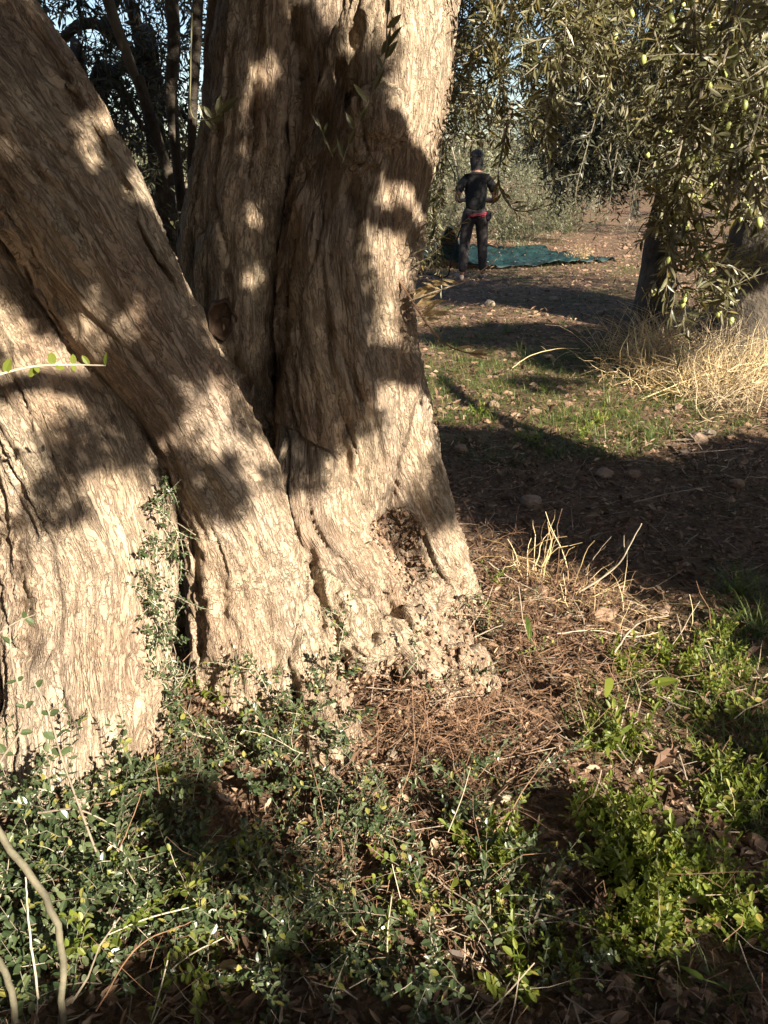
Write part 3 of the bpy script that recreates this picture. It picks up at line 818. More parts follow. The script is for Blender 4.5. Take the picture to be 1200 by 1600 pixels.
# middle mass, over the person
for K, n in [
  ([(860,-160,2.6),(870,-20,2.6),(880,70,2.55),(860,140,2.5),(850,195,2.48)], 24),
  ([(900,-160,2.8),(930,-20,2.75),(940,60,2.7),(975,115,2.65)], 22),
  ([(790,-160,3.0),(790,-20,3.0),(770,80,2.95),(760,150,2.9),(765,210,2.9)], 24),
  ([(730,-160,3.3),(735,-20,3.3),(725,90,3.25),(715,170,3.2)], 22),
  ([(820,-160,3.2),(830,-30,3.2),(820,60,3.15),(830,130,3.1)], 24),
  ([(960,-160,3.0),(960,-40,3.0),(940,30,3.0),(910,90,2.95)], 22),
  ([(760,-160,3.6),(760,-10,3.6),(740,90,3.6),(720,180,3.55),(700,240,3.5)], 24),
  ([(880,-160,3.5),(880,-60,3.5),(890,20,3.5),(920,80,3.45)], 26),
  ([(700,-160,3.9),(715,0,3.9),(705,120,3.9),(690,220,3.85),(685,290,3.8)], 24),
  ([(760,60,2.9),(790,160,2.85),(795,215,2.82),(790,262,2.8)], 9),
  ([(800,160,2.6),(782,250,2.55),(780,290,2.52),(800,325,2.5),(822,330,2.48),(845,325,2.46)], 3),
  ([(720,40,3.4),(700,160,3.4),(690,260,3.4),(690,330,3.4)], 12)]:
    hang_branch(K, FRUIT, int(n * 1.5), .2, .058, OL, 0, .02, sp=.016, asp=.22, r0=.0045, tip=.0015, start=.1, leafT=LEAF4)
# back layers that close the upper right
for K, n in [([(1050,-160,4.2),(1040,-20,4.2),(1050,90,4.15),(1040,180,4.1)], 34), ([(1130,-160,4.0),(1140,0,4.0),(1120,120,3.95),(1130,220,3.9)], 34), ([(1210,-160,3.6),(1200,0,3.6),(1190,130,3.55),(1195,240,3.5)], 30), ([(960,-160,4.6),(950,-30,4.6),(960,60,4.55),(950,130,4.5)], 34), ([(870,-160,4.8),(860,-30,4.8),(850,60,4.75),(860,120,4.7)], 34), ([(760,-160,5.0),(770,-30,5.0),(790,60,4.95),(780,130,4.9)], 30), ([(690,-160,5.2),(690,-30,5.2),(700,70,5.15),(690,160,5.1)], 26), ([(1000,40,4.4),(1000,140,4.4),(985,210,4.35)], 18)]:
    hang_branch(K, FRUIT, n, .28, .06, OL, 0, .05, sp=.02, asp=.22, start=.05, leafT=LEAF4)
# low sprays between trunk edge and the person
for K, n in [
  ([(660,150,4.6),(690,230,4.5),(690,300,4.45),(675,365,4.4)], 16),
  ([(640,250,4.4),(665,300,4.4),(680,350,4.35),(690,390,4.3)], 13),
  ([(655,180,4.9),(700,250,4.9),(715,300,4.85),(700,350,4.8)], 14)]:
    hang_branch(K, FRUIT, int(n * 1.4), .22, .058, OL, 0, .1, sp=.017, asp=.22, start=.1, leafT=LEAF4)
hang_branch([(600,395,2.72),(640,398,2.7),(690,372,2.66),(733,340,2.62)], OLD, 3, .05, .035, OL, 0, 0, r0=.003, name='side_twig', tip=.0012)
hang_branch([(600,425,2.74),(640,415,2.7),(665,405,2.68),(682,392,2.66)], OLD, 3, .05, .035, OL, 0, 0, r0=.0025, name='side_twig', tip=.0012)

# twigs of the old tree that hang in front of its own trunk
def hero_twig(K, leaves, tree, leafmat, stemmat='green_stem', r=.0022, name='twig', lname='leaf', T=LEAF8):
    """leaves: list of (base px,py, tip px,py, width px, towards camera lift)"""
    pts = catmull([P3(*k) for k in K], 22)
    g = Geo(); tube(g, pts, np.linspace(r, r * .55, 22), 6)
    b = g.build(name, MAT[stemmat], tree)
    Yc = np.mean([k[2] for k in K])
    for (bx, by, tx, ty, wp, lift) in leaves:
        i = np.argmin([np.linalg.norm(P3(bx, by, p[1]) - p) for p in pts])
        p0 = pts[i]; p1 = P3(tx, ty, p0[1] - lift)
        L = np.linalg.norm(p1 - p0)
        gl = Geo(); inst(gl, T, p0[None], (p1 - p0)[None], nrm(CAM - p0 + rng.normal(0, .6, 3) + [0, 0, .7])[None], np.array([wp * mpp(bx, by, p0[1])]), np.array([L]))
        gl.build(lname, leafmat, b)
    return b
hero_twig([(612,-60,2.35),(605,30,2.34),(600,100,2.33),(570,170,2.32),(545,225,2.31),(535,255,2.3)],
  [(604,40,628,22,11,.01),(603,55,596,88,9,.01),(601,70,628,38,12,.0),(598,92,621,62,11,.0),(592,115,588,85,9,.0),(595,95,611,40,7,.01),(585,140,600,105,10,.0),(575,160,553,130,9,.0),(560,195,575,165,9,.0),(552,210,540,175,9,.0),(545,230,556,200,8,.01),(537,250,527,215,8,.0),(600,30,606,-8,9,.0)], OLD, OL)
hero_twig([(495,185,2.45),(505,210,2.45),(520,245,2.45)], [(500,200,486,176,6,0),(505,212,512,190,6,0),(512,230,505,210,5,0),(518,240,530,222,5,0)], OLD, OL)
hero_twig([(300,20,2.75),(298,110,2.75),(300,180,2.75),(330,185,2.72),(348,172,2.7)],
  [(318,188,310,160,9,0),(330,183,318,165,9,0),(338,178,346,146,11,0),(342,176,372,152,13,.01),(325,186,350,184,12,.01),(322,188,336,205,8,.01)], OLD, OL)
# dry broken branch with narrow tan leaves at the trunk's right edge
b = hero_twig([(625,440,2.66),(650,480,2.62),(670,510,2.6),(700,540,2.58),(735,552,2.56),(762,553,2.55)],
  [(650,480,690,452,8,0),(650,478,700,468,8,0),(655,484,705,492,8,0),(645,470,690,448,7,0),(640,465,672,448,7,.02),(660,495,703,486,8,0),(640,462,700,440,7,.01),(665,503,690,497,7,0),(660,490,684,470,8,.01),(735,552,762,545,7,0),(730,550,758,560,7,0),(715,546,742,540,6,0),(740,553,765,556,5,.01)], OLD, MAT['dry_leaf'], 'red_twig', .0034, 'dry_branch', 'dry_leaf')
hero_twig([(640,470,2.62),(690,452,2.6),(730,438,2.6),(772,408,2.58),(782,398,2.58)], [(690,452,660,440,6,0),(700,448,668,436,6,0),(720,442,690,436,5,0)], OLD, MAT['dry_leaf'], 'pale_twig', .0026, 'dry_twig', 'dry_leaf')
# green spray reaching in from the left
hero_twig([(-60,605,1.5),(0,585,1.5),(50,573,1.52),(100,570,1.54),(165,571,1.56)],
  [(12,582,16,560,14,0),(50,573,46,590,10,.0),(52,572,60,582,9,.01),(85,570,80,550,14,0),(88,570,95,578,15,.01),(112,570,114,553,10,0),(114,571,116,580,8,.01),(138,570,128,555,9,0),(160,571,166,550,12,0)], OLD, MAT['fresh_leaf'], 'pale_twig', .0026, 'green_shoot', 'leaf', LEAFOV)

print('t', time.time() - T0)
# ------------------------------------------------------------------ general olive trees
def olive_tree(loc, stems, crown, n_clump, leafmat, label, leafL=.06, sprigL=.3, sp=.03, T=LEAF4, gap=.0, limbs=5, bark='dark_bark', group=None, name='olive_tree', wscale=.22):
    """stems: list of (list of xyz offsets, r0, r1); crown: list of (offset xyz, radii xyz)"""
    loc = np.array([loc[0], loc[1], float(height(loc[0], loc[1]))])
    t = thing(name, label, 'olive tree', loc, group)
    tops = []
    for K, r0, r1 in stems:
        p = catmull(np.array(K, float) + loc, 26)
        g = Geo(); k = 16
        rad = np.linspace(r0, r1, 26) * (1 + .45 * np.exp(-np.linspace(0, 8, 26)))
        tube(g, p, rad, k)
        V = g.v[0]; V += nrm(V - np.repeat(p, k, 0)) * (r0 * .22 * fbm(V / np.array([.16, .16, .5]), 3, 5))[:, None]
        g.build('trunk', MAT[bark], t, True)
        tops.append(p[-1])
    for j in range(limbs):
        c, r = crown[j % len(crown)]
        a = tops[j % len(tops)]; e = loc + np.array(c) + nrm(rng.normal(0, 1, 3)) * np.array(r) * .75
        p = catmull([a - [0, 0, .1], a * .6 + e * .4 + [0, 0, .25], e], 14)
        g = Geo(); tube(g, p, np.linspace(stems[0][2] * .55, .015, 14), 7); g.build('limb', MAT[bark], t, True)
    LV = Leaves(); sg = Geo()
    for c, r in crown:
        c = np.array(c) + loc; r = np.array(r)
        m = int(n_clump / len(crown))
        dirs = nrm(rng.normal(0, 1, (m, 3))); rr = rng.uniform(.35, 1.0, m) ** .6
        pp = c + dirs * r * rr[:, None]
        keep = fbm(pp / (r.mean() * .45), 2, 91) > gap
        p, dd = pp[keep], dirs[keep]
        sprigs_batch(LV, sg, p, nrm(dd * .6 + rng.normal(0, .6, p.shape) + [0, 0, -.35]), sprigL * rng.uniform(.6, 1.2, len(p)), leafL, wscale, int(sprigL / sp))
    g = Geo(); LV.put(g, T)
    g.build('crown', leafmat, t, kind='stuff')
    sg.build('crown_twigs', MAT[bark], t, kind='stuff')
    return t

# two stemmed olive right, shaded by its crown and by the added sprigs
b3 = gnd(1095, 512)
q1 = gnd(1018, 500) - b3; q2 = gnd(1165, 540) - b3
olive_tree(b3[:2], [([q1 + [0, 0, -.1], q1 + [0, 0, .6], q1 + [.03, 0, 1.2], q1 + [.25, .1, 2.0]], .17, .13), ([q2 + [0, 0, -.1], q2 + [.02, 0, .6], q2 + [.1, .05, 1.3], q2 + [0, .1, 2.1]], .40, .26)],
  [((-.8, -.2, 2.25), (.95, 1.0, .8)), ((.1, 0, 2.6), (1.4, 1.4, 1.1)), ((1.1, 0, 2.4), (1.6, 1.5, 1.1)), ((.6, -.9, 3.4), (1.8, 1.6, 1.0)), ((-1.05, .3, 1.8), (.6, .8, .5))],
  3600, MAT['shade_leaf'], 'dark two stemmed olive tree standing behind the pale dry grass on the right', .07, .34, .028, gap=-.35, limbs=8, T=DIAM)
# olive behind the trunk on the left, against the sky
olive_tree((-2.3, 5.6), [([[.35, 0, -.1], [.4, 0, 1.0], [.45, 0, 1.9]], .13, .09), ([[.95, .2, -.1], [.85, .1, 1.2], [.8, .2, 2.2]], .09, .06)],
  [((0, 0, 1.7), (1.5, 1.1, 1.0)), ((.3, 0, 2.45), (1.6, 1.2, .7)), ((.9, -.2, 1.3), (.8, .8, .7))], 2000, MAT['shade_leaf'],
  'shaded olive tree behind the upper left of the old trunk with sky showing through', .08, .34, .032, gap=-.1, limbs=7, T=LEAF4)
# bare stems of it seen between the leaves
for K, r, mt in [([(150,-60,4.2),(175,20,4.2),(195,75,4.25),(215,130,4.3)], .028, 'branch_bark'), ([(262,-60,4.0),(272,60,4.0),(268,160,4.05),(285,330,4.1)], .03, 'dark_bark'), ([(312,-60,3.9),(306,80,3.9),(300,200,3.95),(300,330,4.0)], .024, 'dark_bark'), ([(215,120,4.3),(240,200,4.3),(270,290,4.3)], .03, 'dark_bark')]:
    par = [o for o in C.objects if o.name == 'olive_tree.001'][0]
    g = Geo(); tube(g, catmull([P3(*k) for k in K], 14), np.linspace(r, r * .8, 14), 8); g.build('limb', MAT[mt], par, True)

# trees and shrubs beyond the net
far = [(1.0, 19, 1.6, 'pale grey green olive tree far behind the person, left of the others'), (4.2, 21, 1.9, 'sunlit olive tree beyond the net, right of the person'), (8.0, 18, 2.2, 'broad olive tree far right behind the two stemmed one'),
       (-3.0, 22, 2.0, 'far olive tree showing behind the left of the old trunk'), (-7.5, 24, 1.6, 'low far olive tree at the upper left'), (2.6, 30, 2.6, 'tall hazy olive in the far row behind the person'), (7.5, 31, 2.8, 'tall far olive in the row at the right'), (-11, 30, 1.7, 'small far olive at the left end of the row'), (12, 24, 2.4, 'far olive beyond the right edge of the grove')]
for i, (x, y, h_, lb) in enumerate(far):
    olive_tree((x, y), [([[0, 0, -.1], [.1, 0, .7], [0, .1, 1.5 * h_ / 2]], .2, .13)], [((0, 0, h_ * .85), (h_ * .95, h_ * .95, h_ * .62)), ((.3, 0, h_ * 1.2), (h_ * .7, h_ * .7, h_ * .5))],
      520, MAT['far_leaf'], lb, .10, .5, .05, T=DIAM, gap=-.25, limbs=4, bark='branch_bark', group='olive trees in the grove behind', wscale=.3)

# the old tree's crown, unseen above the picture, widened to block skylight
LV = Leaves(); sg = Geo()
for c, r, m in [((-.6, 3.2, 3.9), (2.0, 1.5, .9), 1500), ((-2.6, 2.4, 3.6), (1.5, 1.6, 1.0), 1600), ((.6, 4.6, 4.2), (1.8, 1.6, .9), 900), ((-1.9, .2, 4.0), (2.3, 1.9, .75), 2600), ((-1.6, -2.6, 3.9), (2.0, 1.8, .8), 1800), ((-4.2, -.6, 3.2), (1.6, 2.4, 1.3), 2600), ((.1, -1.6, 4.1), (1.2, 2.2, .6), 1700), ((.5, 1.1, 4.2), (1.2, 1.3, .6), 1500), ((-3.4, 2.6, 2.6), (1.0, 1.6, 1.2), 1200)]:
    dd = nrm(rng.normal(0, 1, (m, 3))); pp = np.array(c) + dd * np.array(r) * (rng.uniform(.1, 1, m) ** .5)[:, None]; pp = pp[~((pp[:, 0] > 1.2) & (pp[:, 1] < 2.2))]; dd = nrm(pp - np.array(c)); m = len(pp)
    k_ = pp[:, 2] > 2.75
    sprigs_batch(LV, sg, pp[k_], nrm(dd[k_] + rng.normal(0, .6, (k_.sum(), 3))), rng.uniform(.2, .4, k_.sum()), .125, .3, 5)
g = Geo(); LV.put(g, DIAM); g.build('crown', MAT['olive_leaf'], OLD, kind='stuff'); sg.build('crown_twigs', MAT['branch_bark'], OLD, kind='stuff')

# ------------------------------------------------------------------ more trees' sprays in middle distance
T3 = [o for o in C.objects if o.name == 'olive_tree'][0]
for K, n in [([(950,120,6.6),(920,220,6.5),(900,300,6.4),(905,345,6.4)], 12), ([(980,150,6.8),(960,260,6.7),(950,330,6.7),(930,370,6.6)], 12), ([(870,90,6.4),(850,200,6.3),(855,260,6.3)], 10), ([(1000,250,7.0),(985,330,7.0),(975,380,6.9)], 8)]:
    hang_branch(K, T3, n, .3, .062, MAT['shade_leaf'], 0, .3, r0=.004, leafT=DIAM)

# unseen olives added behind and beside the camera to cut skylight
for x, y, lb in [(-3.8, -3.2, 'unseen olive tree added behind the viewpoint on the left'), (-.9, -5.4, 'unseen olive tree added straight behind the viewpoint'), (8.2, 3.4, 'unseen olive tree added out to the right'), (4.9, -6.2, 'unseen olive tree added far behind the viewpoint on the right'), (-6.2, .6, 'unseen olive tree added out to the left'), (1.9, -8.0, 'unseen olive tree added in the second row behind the viewpoint'), (9.0, -1.0, 'unseen olive tree added in the second row on the right'), (-4.6, -7.0, 'unseen olive tree added in the second row behind on the left'), (-7.0, -3.4, 'unseen olive tree added in the second row on the left')]:
    olive_tree((x, y), [([[0, 0, -.1], [.1, 0, .8], [0, .1, 1.7]], .26, .16)], [((0, 0, 1.9), (2.3, 2.3, 1.4)), ((.3, 0, 3.2), (1.8, 1.8, .9))], 1000, MAT['shade_leaf'], lb, .2, .5, .09, T=DIAM, gap=-.7, limbs=5, group='unseen olive trees added around the viewpoint', wscale=.3)

# distant grove on the rise, one mass
LV = Leaves()
m = 5200
az = rng.uniform(-.62, .62, m); dist = rng.uniform(38, 75, m)
x, y = dist * np.tan(az), dist
z = height(x, y) + rng.uniform(.3, 1, m) ** .8 * (2.6 + 1.6 * perlin(np.stack([x / 3.5, y / 3.5, 0 * x], -1), 6))
for k in range(7):
    q = np.stack([x, y, z], -1) + rng.normal(0, .28, (m, 3))
    LV.add(q, rng.normal(0, 1, (m, 3)), rng.normal(0, 1, (m, 3)), np.full(m, .14), rng.uniform(.2, .42, m))
g = Geo(); LV.put(g, DIAM); g.build('distant_grove', MAT['far_leaf'], kind='stuff')

print('t', time.time() - T0)
# ------------------------------------------------------------------ litter on the ground
def wedge(n, d0, d1, half=.62, p=1.0):
    d = (rng.uniform(d0 ** p, d1 ** p, n)) ** (1 / p)
    x = d * rng.uniform(-half, half, n)
    return x, d
def on_ground(x, y, lift=0.0):
    return np.stack([x, y, height(x, y) + lift], -1)

g = Geo()
x, y = wedge(25000, .8, 4.6, half=.92, p=1.3); n = len(x)
p = on_ground(x, y, 0) + np.stack([0 * x, 0 * x, rng.uniform(0, .03, n)], -1)
d = rng.normal(0, 1, (n, 3)); d[:, 2] *= .35
hh = np.array([0, 0, 1.0]) + rng.normal(0, .5, (n, 3))
l = rng.gamma(4, .0052, n) + .006; inst(g, CURL, p, d, hh, l * rng.uniform(.16, .5, n), l)
x, y = wedge(22000, 4.6, 17, p=1.2); n = len(x)
p = on_ground(x, y, .004) + np.stack([0 * x, 0 * x, rng.uniform(0, .03, n)], -1)
d = rng.normal(0, 1, (n, 3)); d[:, 2] *= .4
l = rng.uniform(.03, .085, n); inst(g, LEAF4, p, d, np.array([0, 0, 1.0]) + rng.normal(0, .5, (n, 3)), l * rng.uniform(.14, .42, n), l)
g.build('leaf_litter', MAT['dead_leaf'], kind='stuff')

def sticks(n, xy, L0, L1, r0, r1, zmax, tilt=.25, seg=4):
    g = Geo()
    x, y = xy
    for i in range(n):
        p0 = np.array([x[i], y[i], float(height(x[i], y[i])) + rng.uniform(.002, zmax)])
        d = rng.normal(0, 1, 3); d[2] = rng.normal(.05, tilt)
        path = walk(p0, d, rng.uniform(L0, L1), seg, .22, .02)
        path[:, 2] = np.maximum(path[:, 2], height(path[:, 0], path[:, 1]) + .003)
        r = rng.uniform(r0, r1); tube(g, path, np.linspace(r, r * .6, seg), 3, False)
    return g
sticks(1500, wedge(1500, .8, 4.5, .9, 1.2), .05, .22, .0008, .0024, .05).build('fallen_twigs', MAT['twig'], kind='stuff')
sticks(800, wedge(800, .8, 3.6, .85, 1.2), .06, .3, .0006, .0016, .09, .5, 5).build('dead_stems', MAT['red_twig'], kind='stuff')

# crumbs and clods of soil
g = Geo()
x, y = wedge(7500, .8, 4.6, half=.92, p=1.4); n = len(x)
r = rng.gamma(2.0, .0035, n) + .003
Vt = OCT[0][None] * (1 + rng.normal(0, .22, (n, 6, 1))) * (r[:, None, None] * np.array([1, 1, .75]))
g.add((Vt + on_ground(x, y, 0)[:, None]).reshape(-1, 3), (OCT[1][None] + 6 * np.arange(n)[:, None, None]).reshape(-1, 3))
x, y = wedge(6500, 4.6, 20, p=1.1); n = len(x)
r = rng.gamma(2.0, .007, n) + .005
Vt = ICO1[0][None] * (1 + rng.normal(0, .18, (n, 12, 1))) * (r[:, None, None] * np.array([1.1, 1, .7]))
g.add((Vt + on_ground(x, y, 0)[:, None]).reshape(-1, 3), (ICO1[1][None] + 12 * np.arange(n)[:, None, None]).reshape(-1, 3))
g.build('soil_clods', MAT['clod'], kind='stuff')

def blob(n):
    """n photo points inside a list of ellipses is drawn by the caller"""
def ell(cx, cy, rx, ry):
    a = rng.uniform(0, 2 * math.pi); r = math.sqrt(rng.uniform()); return cx + rx * r * math.cos(a), cy + ry * r * math.sin(a)

# debris in the pockets of the trunk's foot
g = Geo(); P_, r_ = [], []
LVd = Leaves()
for cx, cy, rx, ry, n in [(620,830,40,36,420),(690,990,44,50,90),(720,1060,50,44,110),(640,900,40,40,110),(560,1060,60,40,120),(660,1110,60,40,150),(620,1080,60,40,110),(740,960,40,40,120)]:
    for _ in range(n):
        q = surf(*ell(cx, cy, rx, ry))
        if q is None: continue
        P_.append(q + rng.normal(0, .006, 3)); r_.append(rng.gamma(2, .0017) + .0012)
        if rng.uniform() < .3:
            LVd.add(q[None] + rng.normal(0, .012, (1, 3)) + [0, 0, .01], rng.normal(0, 1, (1, 3)), np.array([[0, -.6, 1.0]]) + rng.normal(0, .5, (1, 3)), np.array([.008]), rng.uniform(.015, .04, 1))
P_, r_ = np.array(P_), np.array(r_)
Vt = ICO1[0][None] * (1 + rng.normal(0, .2, (len(r_), 12, 1))) * r_[:, None, None]
g.add((Vt + P_[:, None]).reshape(-1, 3), (ICO1[1][None] + 12 * np.arange(len(r_))[:, None, None]).reshape(-1, 3))
g.build('bark_crumbs', MAT['clod'], kind='stuff')
g = Geo(); LVd.put(g, CURL); g.build('caught_leaves', MAT['dead_leaf'], kind='stuff')

# reddish root fibres and dead stems tangled at the foot
g = Geo()
for cx, cy, rx, ry, n, zz in [(690,1130,90,60,240,.07),(840,890,90,50,150,.1),(880,960,120,60,240,.08),(620,1240,120,90,200,.05),(760,1180,110,70,200,.05),(560,1400,180,120,120,.05),(900,1060,120,60,200,.06)]:
    for _ in range(n):
        q = gnd(*ell(cx, cy, rx, ry))
        path = walk(q + [0, 0, rng.uniform(.005, zz)], [rng.normal(), rng.normal(), rng.normal(.1, .6)], rng.uniform(.05, .18), 6, .45, .05)
        path[:, 2] = np.maximum(path[:, 2], height(path[:, 0], path[:, 1]) + .004)
        tube(g, path, rng.uniform(.0005, .0012), 3, False)
g.build('root_fibres', MAT['red_twig'], kind='stuff')

print('t', time.time() - T0)
# ------------------------------------------------------------------ leafy suckers (small oval leaves on pale stems)
def sucker(base, d, L, leafL, label, group, mat='oval_leaf', stem='pale_twig', wob=.12, grav=.03, side=3, sp=.0155, hero=False, rad=.0013, name='leafy_sucker'):
    label = '%s %s' % (('short', 'medium', 'long')[0 if L < .17 else 1 if L < .27 else 2], label.replace('leafy sucker', 'leafy sucker leaning left' if d[0] < -.35 else 'leafy sucker leaning right' if d[0] > .35 else 'upright leafy sucker' if d[2] > .7 else 'sprawling leafy sucker', 1))
    t = thing(name, label, 'shoot', base, group)
    sg = Geo(); LV = Leaves(); asp = rng.uniform(.5, .68)
    n = 9
    path = walk(base - nrm(d) * .01, d, L, n, wob, grav)
    path[:, 2] = np.maximum(path[:, 2], height(path[:, 0], path[:, 1]) + .008)
    tube(sg, path, np.linspace(rad, rad * .45, n), 5)
    LV.pairs(path, sp, leafL, asp, .95, L * .15)
    for k in range(side):
        i = rng.integers(2, n - 2)
        dd = nrm((path[i + 1] - path[i]) / np.linalg.norm(path[i + 1] - path[i]) * .6 + rng.normal(0, .6, 3) + [0, 0, .25])
        q = walk(path[i], dd, L * rng.uniform(.25, .55), 6, wob, grav)
        tube(sg, q, np.linspace(rad * .6, rad * .3, 6), 4, False); LV.pairs(q, sp, leafL * .9, asp, .95, .01)
    sg.build('stem', MAT[stem], t)
    g = Geo(); LV.put(g, LEAFOV)
    g.build('foliage', MAT[mat], t, kind='stuff')
    return t
SUCK = [
 (80,1420,150,180,62,(.2,.42),.026,'leafy sucker with dark oval leaves in the lower left thicket','thicket of leafy suckers at the lower left'),
 (250,1340,110,180,36,(.16,.34),.024,'leafy sucker with dark leaves below the left stem','leafy suckers below the left stem'),
 (430,1180,120,80,40,(.12,.26),.022,'glossy leafy sucker at the leaning stem foot','leafy suckers at the foot of the leaning stem'),
 (525,1040,36,50,8,(.1,.18),.021,'leafy sucker in the gap between leaning stem and roots','leafy suckers in the gap between the roots'),
 (560,1340,120,120,26,(.12,.28),.021,'leafy sucker among the bottom centre brown litter','leafy suckers among the brown litter'),
 (740,1320,120,130,28,(.12,.27),.019,'sparse leafy sucker right of the brown litter','sparse suckers right of the litter'),
 (680,1500,180,80,20,(.12,.26),.022,'leafy sucker along the bottom edge','leafy suckers along the bottom edge'),
 (400,1480,150,100,26,(.12,.28),.024,'dark leafy sucker over dry stems near the bottom','dark suckers near the bottom'),
 (665,870,40,50,6,(.08,.16),.012,'tiny leafy sucker in the earthy pocket between roots','tiny suckers in the pocket between the roots'),
 (700,1010,70,60,8,(.1,.2),.015,'thin leafy sucker beside the lumpy root','thin suckers beside the lumpy root'),
 (840,960,120,80,12,(.12,.26),.014,'thin leafy sucker among dry stalks right of trunk','thin suckers among the dry stalks'),
 (850,1440,80,80,8,(.12,.26),.018,'dark leafy sucker left of bright green weeds','dark suckers left of the green weeds')]
for cx, cy, rx, ry, n, (l0, l1), ll, lab, grp in SUCK:
    for _ in range(n):
        ex, ey = ell(cx, cy, rx, ry); q = surf(ex, ey)
        where = ', ' + ('rear' if ey < cy - ry / 4 else 'front' if ey > cy + ry / 4 else 'middle') + ' ' + ('left' if ex < cx - rx / 4 else 'right' if ex > cx + rx / 4 else 'centre')
        gz = float(height(q[0], q[1]))
        if q[2] - gz > .12: q = np.array([q[0], q[1] - .1, float(height(q[0], q[1] - .1))])
        sucker(q, nrm([rng.normal(0, .55), rng.normal(-.15, .5), rng.uniform(.25, 1.0)]), rng.uniform(l0, l1), ll * rng.uniform(.8, 1.15), lab + where, grp, 'oval_leaf' if rng.uniform() < .92 else 'fresh_leaf', 'sucker_bark' if rng.uniform() < .75 else 'pale_twig', .16, .06)
# creeper in the cleft between the two left stems
for i in range(66):
    py = rng.uniform(775, 1130); px = 250 + (py - 780) * .05 + rng.normal(0, 15)
    q = surf(px, py)
    n_ = nrm(CAM - q)
    sucker(q + n_ * .012, nrm(np.array([rng.normal(.1, .4), -.35, rng.normal(.5, .5)])), rng.uniform(.07, .16), .018, 'leafy sucker creeping in the cleft left of the leaning stem, ' + ('top' if py < 860 else 'upper part' if py < 960 else 'lower part' if py < 1050 else 'bottom'), 'creeping shoots in the cleft of the trunk', 'oval_leaf', 'pale_twig', .18, .03, 1, .015, name='creeping_shoot')
# yellowish larger leaved shoot at bottom centre, and one lower left
for K, lab in [([(610,1560,1.12),(605,1470,1.13),(612,1400,1.15)], 'pale yellow green shoot with larger leaves at the bottom centre'), ([(235,1600,1.02),(252,1540,1.04),(262,1500,1.06)], 'pale yellow green shoot near the bottom left'), ([(170,1460,1.1),(230,1435,1.12),(295,1418,1.14)], 'pale shoot lying across the dark gap in the thicket')]:
    pts = catmull([P3(*k) for k in K], 10)
    t = thing('pale_shoot', lab, 'shoot', pts[0]); g = Geo(); tube(g, pts, .0016, 5); g.build('stem', MAT['pale_twig'], t)
    LV = Leaves(); LV.pairs(pts, .02, .021, .5); g = Geo(); LV.put(g, LEAFOV); g.build('foliage', MAT['fresh_leaf'], t, kind='stuff')
# near dark shoot in front of the left stem, every leaf by itself
LEAF_ME = Geo(); inst(LEAF_ME, LEAFOV, np.zeros((1, 3)), np.array([[0, 1.0, 0]]), np.array([[0, 0, 1.0]]), np.array([.56]), np.array([1.0])); LEAF_ME = LEAF_ME.mesh('leaf'); LEAF_ME.materials.append(MAT['oval_leaf'])
def near_shoot(K, n, leafL, label, r=.002, stem='twig', spread=1.0):
    pts = catmull([P3(*k) for k in K], 20)
    t = thing('leafy_shoot', label, 'shoot', pts[0])
    g = Geo(); tube(g, pts, np.linspace(r, r * .5, 20), 6); g.build('stem', MAT[stem], t)
    pos, T, s = along(pts, np.linalg.norm(np.diff(pts, axis=0), axis=1).sum() / n, .2)
    for i, (p, tt) in enumerate(zip(pos, T)):
        for sg_ in (1, -1):
            side = nrm(np.cross(tt, [0, 1.0, .4]) * sg_ + rng.normal(0, .3, 3))
            F3 = frames(nrm(side * spread + tt * .5)[None], (nrm(CAM - p) + rng.normal(0, .6, 3) + [0, 0, .6])[None])[0]
            o = link('leaf', LEAF_ME, t)
            L = leafL * rng.uniform(.7, 1.1)
            M4 = Matrix(F3.tolist()).to_4x4() @ Matrix.Scale(L, 4); M4.translation = Vector(p)
            o.matrix_parent_inverse = Matrix.Identity(4)
            o.matrix_basis = Matrix.Translation(-Vector(t.location)) @ M4
near_shoot([(150,1330,1.02),(120,1250,1.0),(95,1180,.98),(75,1110,.97),(50,1060,.97)], 9, .020, 'dark leafy shoot nearest the camera, crossing the foot of the left stem')
near_shoot([(0,1190,1.0),(40,1120,1.0),(20,1040,1.0),(15,980,1.02)], 6, .019, 'dark leafy shoot at the left edge beside the crack in the trunk')
near_shoot([(60,1270,1.05),(120,1265,1.03),(180,1290,1.02)], 5, .02, 'short leafy shoot bending right below the left stem')
near_shoot([(-30,1010,1.25),(20,975,1.26),(55,960,1.27)], 3, .022, 'small leafy shoot poking in at the left edge above the thicket', .0016)
near_shoot([(700,1300,1.35),(722,1245,1.37),(735,1200,1.4)], 5, .015, 'upright pale shoot between litter and stones', .0014, 'pale_twig')

